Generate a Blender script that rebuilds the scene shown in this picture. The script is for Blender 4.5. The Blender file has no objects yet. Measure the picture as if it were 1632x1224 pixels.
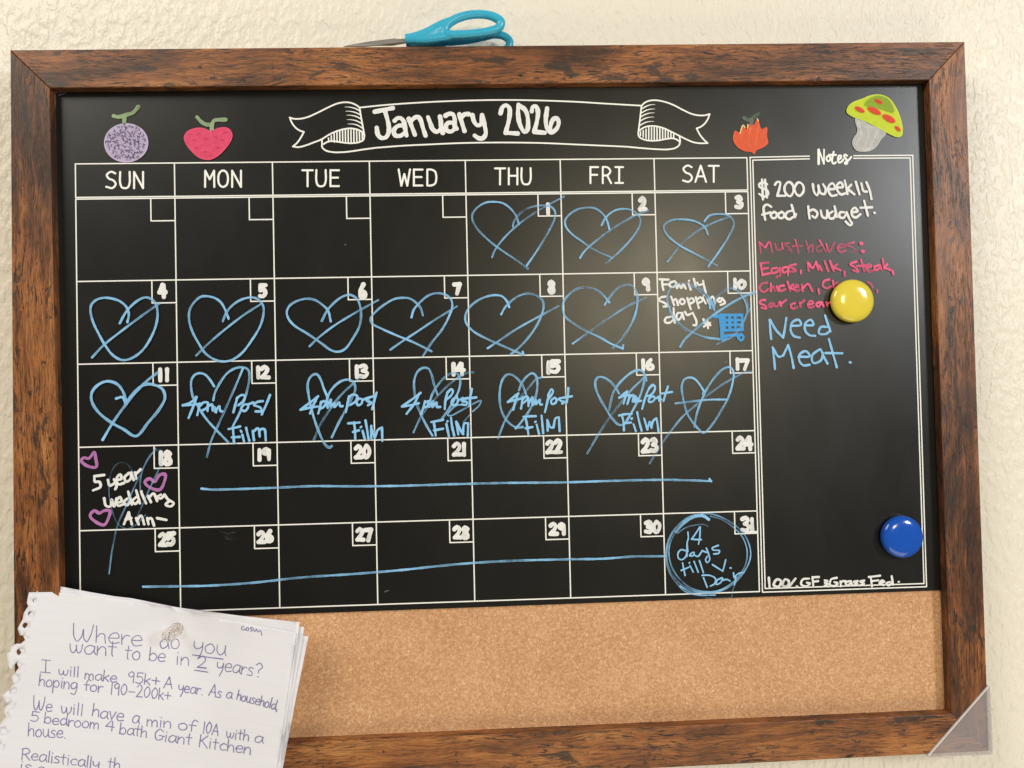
import bpy, bmesh, math, random
from mathutils import Vector, Matrix
from mathutils.geometry import delaunay_2d_cdt, tessellate_polygon

# ------------------------------------------------------------------ camera, light, exposure
scene = bpy.context.scene
COL = scene.collection
CAM_LOC=(0.041333, -0.56279, -0.01077)
CAM_AXES=((0.9988288, -0.0427325, -0.0226929), (0.0218247, -0.0206769, 0.999548), (-0.0431824, -0.9988726, -0.0197201))
cam_data = bpy.data.cameras.new('camera')
cam = bpy.data.objects.new('camera', cam_data); COL.objects.link(cam)
m = Matrix([[CAM_AXES[j][i] for j in range(3)] for i in range(3)]).to_4x4()
m.translation = CAM_LOC
cam.matrix_world = m
cam_data.sensor_width = 36.0; cam_data.lens = 1226.0 / 1632.0 * 36.0
cam_data.clip_start = 0.01; cam_data.clip_end = 50
scene.camera = cam

world = bpy.data.worlds.new('World'); scene.world = world; world.use_nodes = True
bg = world.node_tree.nodes['Background']
bg.inputs['Color'].default_value = (1.0, 0.90, 0.74, 1); bg.inputs['Strength'].default_value = 0.14

def area(name, loc, target, sx, sy, power, color):
    d = bpy.data.lights.new(name, 'AREA'); d.shape = 'RECTANGLE'; d.size = sx; d.size_y = sy
    d.energy = power; d.color = color
    o = bpy.data.objects.new(name, d); COL.objects.link(o)
    o.location = loc
    o.rotation_euler = (Vector(target) - Vector(loc)).to_track_quat('-Z', 'Y').to_euler()
    return o
area('window_light', (2.25, -2.40, 0.92), (0.05, 0, 0.0), 0.45, 0.60, 50.0, (0.95, 0.98, 1.0))
area('room_light', (0.72, -2.40, 0.40), (0.10, 0, 0.0), 0.36, 0.30, 13.5, (1.0, 0.88, 0.60))
area('upper_left_fill', (-1.75, -1.65, 1.75), (0.0, 0, -0.05), 1.3, 1.2, 56.0, (1.0, 0.94, 0.82))  # added fill lamp, upper left in front, evens out the wall; no fixture there
area('low_bounce_fill', (0.55, -1.10, -1.60), (0.25, 0, -0.15), 1.6, 1.0, 14.0, (1.0, 0.90, 0.68))  # fill lamp added below to brighten the lower wall, imitating bounced light

vs = scene.view_settings
vs.view_transform = 'Standard'; vs.look = 'None'; vs.exposure = 0.0; vs.gamma = 1.0
vs.use_curve_mapping = False

# ------------------------------------------------------------------ helpers
def tag(o, label=None, cat=None, group=None, kind=None):
    if label: o['label'] = label
    if cat: o['category'] = cat
    if group: o['group'] = group
    if kind: o['kind'] = kind
    return o

def link(name, mesh, mats, parent=None, origin=None):
    """Link a mesh built in world coordinates; with a parent it keeps its world place."""
    o = bpy.data.objects.new(name, mesh); COL.objects.link(o)
    for mt in (mats if isinstance(mats, (list, tuple)) else [mats]): mesh.materials.append(mt)
    if origin is not None:
        mesh.transform(Matrix.Translation(-Vector(origin))); o.location = origin
    if parent is not None:
        o.parent = parent
        if parent.type == 'EMPTY': o.location = -Vector(parent.location)
    return o

def thing(name, loc, label, cat, group=None):
    o = bpy.data.objects.new(name, None); COL.objects.link(o); o.location = loc
    o.empty_display_size = 0.02
    return tag(o, label, cat, group)

class NT:
    def __init__(s, name):
        s.m = bpy.data.materials.new(name); s.m.use_nodes = True
        s.t = s.m.node_tree; s.n = s.t.nodes; s.l = s.t.links
        s.p = s.n['Principled BSDF']; s.out = s.n['Material Output']
    def add(s, typ, **kw):
        nd = s.n.new(typ)
        for k, v in kw.items(): setattr(nd, k, v)
        return nd
    def put(s, sock, v):
        if isinstance(v, bpy.types.NodeSocket): s.l.new(v, sock)
        else: sock.default_value = v
    def noise(s, vec, scale, detail=4, rough=.5, dist=0.0):
        nd = s.add('ShaderNodeTexNoise')
        s.put(nd.inputs['Vector'], vec); nd.inputs['Scale'].default_value = scale
        nd.inputs['Detail'].default_value = detail; nd.inputs['Roughness'].default_value = rough
        nd.inputs['Distortion'].default_value = dist
        return nd.outputs['Fac']
    def vor(s, vec, scale, feat='F1', out='Distance'):
        nd = s.add('ShaderNodeTexVoronoi', feature=feat)
        s.put(nd.inputs['Vector'], vec); nd.inputs['Scale'].default_value = scale
        return nd.outputs[out]
    def mapp(s, vec, scale=(1, 1, 1), rot=(0, 0, 0), loc=(0, 0, 0)):
        nd = s.add('ShaderNodeMapping'); s.put(nd.inputs['Vector'], vec)
        nd.inputs['Scale'].default_value = scale; nd.inputs['Rotation'].default_value = rot
        nd.inputs['Location'].default_value = loc
        return nd.outputs['Vector']
    def ramp(s, fac, stops, interp='LINEAR'):
        nd = s.add('ShaderNodeValToRGB'); s.put(nd.inputs['Fac'], fac)
        cr = nd.color_ramp; cr.interpolation = interp
        while len(cr.elements) < len(stops): cr.elements.new(0.5)
        for e, (p, c) in zip(cr.elements, stops):
            e.position = p
            e.color = (c[0], c[1], c[2], 1) if isinstance(c, (tuple, list)) else (c, c, c, 1)
        return nd.outputs['Color']
    def math(s, op, a, b=0.0, clamp=False):
        nd = s.add('ShaderNodeMath', operation=op, use_clamp=clamp)
        s.put(nd.inputs[0], a); s.put(nd.inputs[1], b)
        return nd.outputs[0]
    def mix(s, fac, a, b, blend='MIX'):
        nd = s.add('ShaderNodeMix', data_type='RGBA', blend_type=blend)
        s.put(nd.inputs[0], fac)
        for sk, v in ((nd.inputs[6], a), (nd.inputs[7], b)):
            s.put(sk, (v[0], v[1], v[2], 1) if isinstance(v, (tuple, list)) else v)
        return nd.outputs[2]
    def coord(s, which='Object'):
        return s.add('ShaderNodeTexCoord').outputs[which]
    def bump(s, h, strength, dist):
        nd = s.add('ShaderNodeBump'); s.put(nd.inputs['Height'], h)
        nd.inputs['Strength'].default_value = strength; nd.inputs['Distance'].default_value = dist
        s.put(s.p.inputs['Normal'], nd.outputs['Normal'])
        return nd
    def base(s, c):
        s.put(s.p.inputs['Base Color'], (c[0], c[1], c[2], 1) if isinstance(c, (tuple, list)) else c)
    def rough(s, r, spec=0.5):
        s.put(s.p.inputs['Roughness'], r); s.put(s.p.inputs['Specular IOR Level'], spec)

# ------------------------------------------------------------------ materials
def plaster_material():
    t = NT('plaster'); v = t.coord()
    v1 = t.mapp(v, (1.3, 1, 0.75), rot=(0, 0.5, 0))
    a = t.noise(v1, 150, 2, .5, .15)
    plate = t.ramp(a, [(.36, 0.0), (.72, 1.0)], 'EASE')
    b = t.noise(v, 60, 2, .5)
    fine = t.noise(v, 520, 3, .6)
    h = t.math('ADD', t.math('ADD', t.math('MULTIPLY', plate, .62), t.math('MULTIPLY', b, .55)), t.math('MULTIPLY', fine, .16))
    col = t.mix(t.noise(v, 7, 2), (.785, .735, .645), (.825, .775, .69))
    t.base(col); t.rough(.42, .45)
    t.bump(h, .68, .0016)
    return t.m

def wood_material(name='rustic_wood'):
    t = NT(name)
    uv = t.add('ShaderNodeUVMap', uv_map='grain').outputs['UV']
    warp = t.noise(t.mapp(uv, (11, 26, 1)), 1, 3, .55)
    wv = t.add('ShaderNodeVectorMath', operation='ADD')
    cx = t.add('ShaderNodeCombineXYZ'); t.put(cx.inputs['Y'], t.math('MULTIPLY', warp, .018))
    t.l.new(uv, wv.inputs[0]); t.l.new(cx.outputs[0], wv.inputs[1])
    w = wv.outputs[0]
    grain = t.noise(t.mapp(w, (55, 1150, 1)), 1, 5, .68)
    fine = t.noise(t.mapp(w, (170, 2100, 1), loc=(5, 2, 0)), 1, 3, .7)
    streak = t.noise(t.mapp(w, (12, 210, 1)), 1, 5, .65, .4)
    zone = t.noise(t.mapp(uv, (13, 44, 1), loc=(2.2, .4, 0)), 1, 4, .6, .5)
    blot = t.noise(t.mapp(uv, (26, 78, 1), loc=(3.7, 1.2, 0)), 1, 6, .68, .7)
    patch = t.noise(t.mapp(uv, (5, 9, 1), loc=(.3, 5.1, 0)), 1, 3, .55)
    tone = t.math('ADD', t.math('ADD', t.math('MULTIPLY', streak, .40), t.math('MULTIPLY', zone, .45)), t.math('MULTIPLY', t.math('SUBTRACT', patch, .35), .55))
    col = t.ramp(tone, [(.40, (.050, .019, .009)), (.47, (.140, .050, .018)), (.54, (.270, .095, .030)), (.61, (.385, .148, .044)), (.68, (.490, .215, .070))])
    dark = t.ramp(grain, [(.40, 1.0), (.52, 0.0)])
    col = t.mix(t.math('MULTIPLY', dark, .60), col, (.040, .017, .010))
    fl = t.ramp(fine, [(.36, 1.0), (.46, 0.0)])
    col = t.mix(t.math('MULTIPLY', fl, .62), col, (.040, .018, .010))
    light = t.ramp(fine, [(.58, 0.0), (.70, 1.0)])
    col = t.mix(t.math('MULTIPLY', light, .35), col, (.52, .20, .065))
    # checks and cracks: short dark dashes along the grain, in patches
    cr = t.noise(t.mapp(w, (80, 820, 1), loc=(1.1, 7.3, 0)), 1, 4, .66, .7)
    where = t.ramp(t.noise(t.mapp(uv, (14, 34, 1), loc=(9, 4, 0)), 1, 3), [(.36, 0.0), (.52, 1.0)])
    crm = t.math('MULTIPLY', t.ramp(cr, [(.535, 0.0), (.585, 1.0)]), where)
    col = t.mix(t.math('MULTIPLY', crm, .90), col, (.014, .010, .008))
    # worn charcoal patches with ragged edges
    bl = t.math('ADD', blot, t.math('MULTIPLY', t.math('SUBTRACT', grain, .5), .16))
    bm = t.ramp(bl, [(.575, 0.0), (.622, 1.0)])
    col = t.mix(t.math('MULTIPLY', bm, .80), col, (.024, .019, .017))
    # worm holes
    vm = t.mapp(uv, (95, 140, 1))
    wob = t.add('ShaderNodeVectorMath', operation='ADD'); t.l.new(vm, wob.inputs[0])
    nz = t.add('ShaderNodeTexNoise'); nz.inputs['Scale'].default_value = 3.0; t.l.new(vm, nz.inputs['Vector']); t.l.new(nz.outputs['Color'], wob.inputs[1])
    vd = t.vor(wob.outputs[0], 1); pick = t.vor(wob.outputs[0], 1, out='Color')
    sep = t.add('ShaderNodeSeparateColor'); t.l.new(pick, sep.inputs[0])
    hole = t.math('MULTIPLY', t.ramp(vd, [(.12, 1.0), (.19, 0.0)]), t.math('GREATER_THAN', sep.outputs[0], .72))
    col = t.mix(t.math('MULTIPLY', hole, .88), col, (.016, .010, .008))
    t.base(col)
    t.rough(t.math('ADD', .36, t.math('MULTIPLY', grain, .16)), .42)
    h = t.math('SUBTRACT', t.math('ADD', t.math('MULTIPLY', grain, .5), t.math('MULTIPLY', fine, .3)), t.math('ADD', crm, hole))
    t.bump(h, .25, .0005)
    return t.m

def cork_material():
    t = NT('cork'); v = t.coord()
    a = t.vor(v, 820, out='Color'); sp = t.add('ShaderNodeSeparateColor'); t.l.new(a, sp.inputs[0])
    g = sp.outputs[0]
    n1 = t.noise(t.mapp(v, (1, 1, .5), rot=(0, .35, 0)), 1000, 4, .7)
    n2 = t.noise(t.mapp(v, (1, 1, .45), rot=(0, -.5, 0)), 1250, 3, .65)
    tone = t.math('ADD', t.math('ADD', t.math('MULTIPLY', g, .26), t.math('MULTIPLY', n1, .46)), t.math('MULTIPLY', n2, .28))
    col = t.ramp(tone, [(.28, (.37, .170, .082)), (.41, (.51, .262, .132)), (.51, (.58, .315, .165)), (.61, (.69, .405, .225)), (.73, (.84, .58, .37))])
    sv = t.vor(t.mapp(v, (1, 1, 1), loc=(.3, 0, .7)), 240)
    pk = t.vor(t.mapp(v, (1, 1, 1), loc=(.3, 0, .7)), 240, out='Color')
    s2 = t.add('ShaderNodeSeparateColor'); t.l.new(pk, s2.inputs[0])
    speck = t.math('MULTIPLY', t.ramp(sv, [(.10, 1.0), (.19, 0.0)]), t.math('GREATER_THAN', s2.outputs[1], .72))
    col = t.mix(t.math('MULTIPLY', speck, .75), col, (.09, .035, .014))
    pale = t.math('MULTIPLY', t.ramp(sv, [(.12, 1.0), (.24, 0.0)]), t.math('LESS_THAN', s2.outputs[2], .16))
    col = t.mix(t.math('MULTIPLY', pale, .7), col, (.88, .68, .46))
    col = t.mix(.22, col, t.ramp(t.noise(v, 22, 2), [(.35, (.40, .20, .09)), (.65, (.58, .36, .19))]))
    t.base(col); t.rough(.62, .35)
    t.bump(tone, .45, .0006)
    return t.m

def chalkboard_material():
    t = NT('black_board'); v = t.coord()
    col = t.mix(t.noise(v, 90, 4, .65), (.0035, .0034, .0032), (.0065, .0063, .006))
    t.base(col)
    sm = t.noise(t.mapp(v, (1, 1, .5), rot=(0, .7, 0)), 26, 4, .6)
    t.rough(t.math('ADD', .300, t.math('MULTIPLY', t.math('SUBTRACT', sm, .3), .12)), .5)
    wx = t.noise(t.mapp(v, (1, 1, .12)), 1500, 2); wz = t.noise(t.mapp(v, (.12, 1, 1)), 1500, 2)
    t.bump(t.math('ADD', wx, wz), .05, .0003)
    return t.m

def ink_material(name, edge, core, rough=.6, wear=1.0):
    """Liquid chalk: pigment pools at the rim of a stroke and thins out where the marker ran dry."""
    t = NT(name); v = t.coord()
    at = t.add('ShaderNodeAttribute', attribute_name='ink', attribute_type='GEOMETRY')
    sp = t.add('ShaderNodeSeparateColor'); t.l.new(at.outputs['Color'], sp.inputs[0])
    d, e = sp.outputs[0], sp.outputs[1]
    e2 = t.math('POWER', e, 2.5)
    n = t.noise(v, 1100, 3, .6)
    n2 = t.noise(v, 260, 3, .6)
    lack = t.math('SUBTRACT', 1.0, d)
    cv = t.add('ShaderNodeCombineXYZ')
    t.put(cv.inputs['X'], t.math('MULTIPLY', sp.outputs[2], 3.2)); t.put(cv.inputs['Y'], t.math('MULTIPLY', at.outputs['Alpha'], 6.0))
    st = t.noise(cv.outputs[0], 1.0, 3, .6)
    streak = t.ramp(st, [(.42, 1.0), (.60, 0.0)])
    nn = t.math('ADD', t.math('SUBTRACT', n, .5), t.math('SUBTRACT', n2, .5))
    alpha = t.math('ADD', t.math('ADD', d, t.math('MULTIPLY', e2, t.math('MULTIPLY', t.math('MULTIPLY', lack, d), .5))), t.math('MULTIPLY', nn, t.math('MULTIPLY', t.math('ADD', t.math('MULTIPLY', lack, t.math('MULTIPLY', d, 1.7)), .06), 1.1 * wear)), clamp=True)
    alpha = t.math('SUBTRACT', alpha, t.math('MULTIPLY', streak, t.math('ADD', .10 * wear, t.math('MULTIPLY', t.math('MULTIPLY', lack, d), .95 * wear))), clamp=True)
    col = t.mix(e2, t.mix(n2, core, edge), edge)
    t.base(col); t.rough(rough, .3)
    tr = t.add('ShaderNodeBsdfTransparent'); mx = t.add('ShaderNodeMixShader')
    t.l.new(alpha, mx.inputs[0]); t.l.new(tr.outputs[0], mx.inputs[1]); t.l.new(t.p.outputs[0], mx.inputs[2])
    t.l.new(mx.outputs[0], t.out.inputs['Surface'])
    return t.m

def paper_material():
    t = NT('lined_paper'); v = t.coord()
    r = t.mapp(v, (1, 1, 1), rot=(0, math.radians(-8.5), 0))
    sx = t.add('ShaderNodeSeparateXYZ'); t.l.new(r, sx.inputs[0])
    ph = t.math('FRACT', t.math('MULTIPLY', sx.outputs['Z'], 1 / .0072))
    lnm = t.ramp(t.math('ABSOLUTE', t.math('SUBTRACT', ph, .5)), [(.02, 1.0), (.06, 0.0)])
    col = t.mix(t.noise(v, 45, 3), (.835, .83, .92), (.87, .865, .95))
    col = t.mix(t.math('MULTIPLY', lnm, .08), col, (.45, .50, .72))
    t.base(col); t.rough(.75, .2)
    t.bump(t.math('ADD', t.noise(v, 30, 3, .55), t.math('MULTIPLY', t.noise(v, 900, 2), .02)), .25, .0035)
    tl = t.add('ShaderNodeBsdfTranslucent'); tl.inputs['Color'].default_value = (.8, .79, .82, 1)
    mx = t.add('ShaderNodeMixShader'); mx.inputs[0].default_value = .12
    t.l.new(t.p.outputs[0], mx.inputs[1]); t.l.new(tl.outputs[0], mx.inputs[2]); t.l.new(mx.outputs[0], t.out.inputs['Surface'])
    return t.m

def pen_material():
    t = NT('pen_ink')
    t.base(t.mix(t.noise(t.coord(), 500, 2), (.13, .10, .32), (.27, .24, .47))); t.rough(.6, .2)
    return t.m

def plastic(name, c, rough=.22, spec=.5, sss=0):
    t = NT(name); v = t.coord()
    k = t.noise(v, 160, 3)
    t.base(t.mix(k, tuple(x * .94 for x in c), tuple(min(1, x * 1.04) for x in c)))
    t.rough(t.math('ADD', rough, t.math('MULTIPLY', t.noise(v, 420, 3), .07)), spec)
    return t.m

def steel_material():
    t = NT('steel'); v = t.coord()
    t.base((.55, .54, .52)); t.p.inputs['Metallic'].default_value = 1.0
    t.rough(t.math('ADD', .22, t.math('MULTIPLY', t.noise(t.mapp(v, (40, 900, 900)), 1, 3), .22)))
    return t.m

def clear_material(name, haze, rough, tint, transp):
    t = NT(name)
    t.base(haze); t.rough(rough, .6)
    tr = t.add('ShaderNodeBsdfTransparent'); tr.inputs['Color'].default_value = (*tint, 1)
    mx = t.add('ShaderNodeMixShader')
    nz = t.noise(t.coord(), 240, 2)
    t.put(mx.inputs[0], t.math('ADD', transp - .03, t.math('MULTIPLY', nz, .06)))
    t.l.new(t.p.outputs[0], mx.inputs[1]); t.l.new(tr.outputs[0], mx.inputs[2])
    t.l.new(mx.outputs[0], t.out.inputs['Surface'])
    return t.m

def pin_material():
    t = NT('clear_pin')
    t.base((.97, .95, .93)); t.rough(.04, .5)
    t.p.inputs['Transmission Weight'].default_value = 1.0; t.p.inputs['IOR'].default_value = 1.49
    tr = t.add('ShaderNodeBsdfTransparent'); tr.inputs['Color'].default_value = (.97, .95, .92, 1)
    mx = t.add('ShaderNodeMixShader'); mx.inputs[0].default_value = .68
    t.l.new(t.p.outputs[0], mx.inputs[1]); t.l.new(tr.outputs[0], mx.inputs[2]); t.l.new(mx.outputs[0], t.out.inputs['Surface'])
    return t.m

M = dict(
    wall=plaster_material(), wood=wood_material(), cork=cork_material(), board=chalkboard_material(),
    paper=paper_material(), pen=pen_material(), steel=steel_material(),
    teal=plastic('teal_plastic', (.040, .41, .62), .24), yellow=plastic('yellow_plastic', (.74, .60, .065), .09),
    bluep=plastic('blue_plastic', (.010, .085, .48), .11), rim=plastic('dark_rim', (.02, .02, .02), .4),
    clear=clear_material('clear_plastic', (.60, .57, .60), .18, (.95, .93, .93), .76),
    clear_edge=clear_material('clear_plastic_edge', (.85, .82, .82), .15, (.95, .93, .93), .30),
    pin=pin_material(),
    print=ink_material('printed_white', (.86, .86, .84), (.86, .86, .84), .55, 0.0),
    white=ink_material('white_marker', (.86, .86, .86), (.70, .71, .76)),
    blue=ink_material('light_blue_marker', (.285, .59, .92), (.23, .53, .90)),
    blue2=ink_material('bright_blue_marker', (.055, .33, .74), (.05, .30, .72)),
    pink=ink_material('pink_marker', (.80, .10, .24), (.78, .13, .27)),
    plum=ink_material('mauve_marker', (.50, .20, .50), (.42, .15, .42)),
    lilac=ink_material('lilac_marker', (.58, .50, .72), (.50, .42, .66)),
    violet=ink_material('violet_marker', (.055, .04, .09), (.09, .07, .14)),
    leaf=ink_material('green_marker', (.34, .46, .27), (.26, .38, .20)),
    red=ink_material('red_pink_marker', (.85, .10, .20), (.80, .055, .17)),
    rose=ink_material('rose_marker', (.55, .04, .13), (.50, .04, .14)),
    orange=ink_material('orange_marker', (.86, .13, .05), (.82, .11, .045)),
    orange2=ink_material('pale_orange_marker', (.88, .22, .09), (.86, .20, .08)),
    lemon=ink_material('lemon_marker', (.85, .75, .35), (.85, .72, .30)),
    sage=ink_material('sage_marker', (.16, .21, .16), (.13, .18, .13)),
    bone=ink_material('grey_marker', (.62, .62, .62), (.46, .46, .46)),
    lime=ink_material('lime_marker', (.66, .78, .04), (.60, .72, .035)),
    olive=ink_material('olive_marker', (.30, .42, .03), (.26, .38, .03)),
    scarlet=ink_material('scarlet_marker', (.75, .05, .03), (.72, .04, .025)),
)

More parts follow.
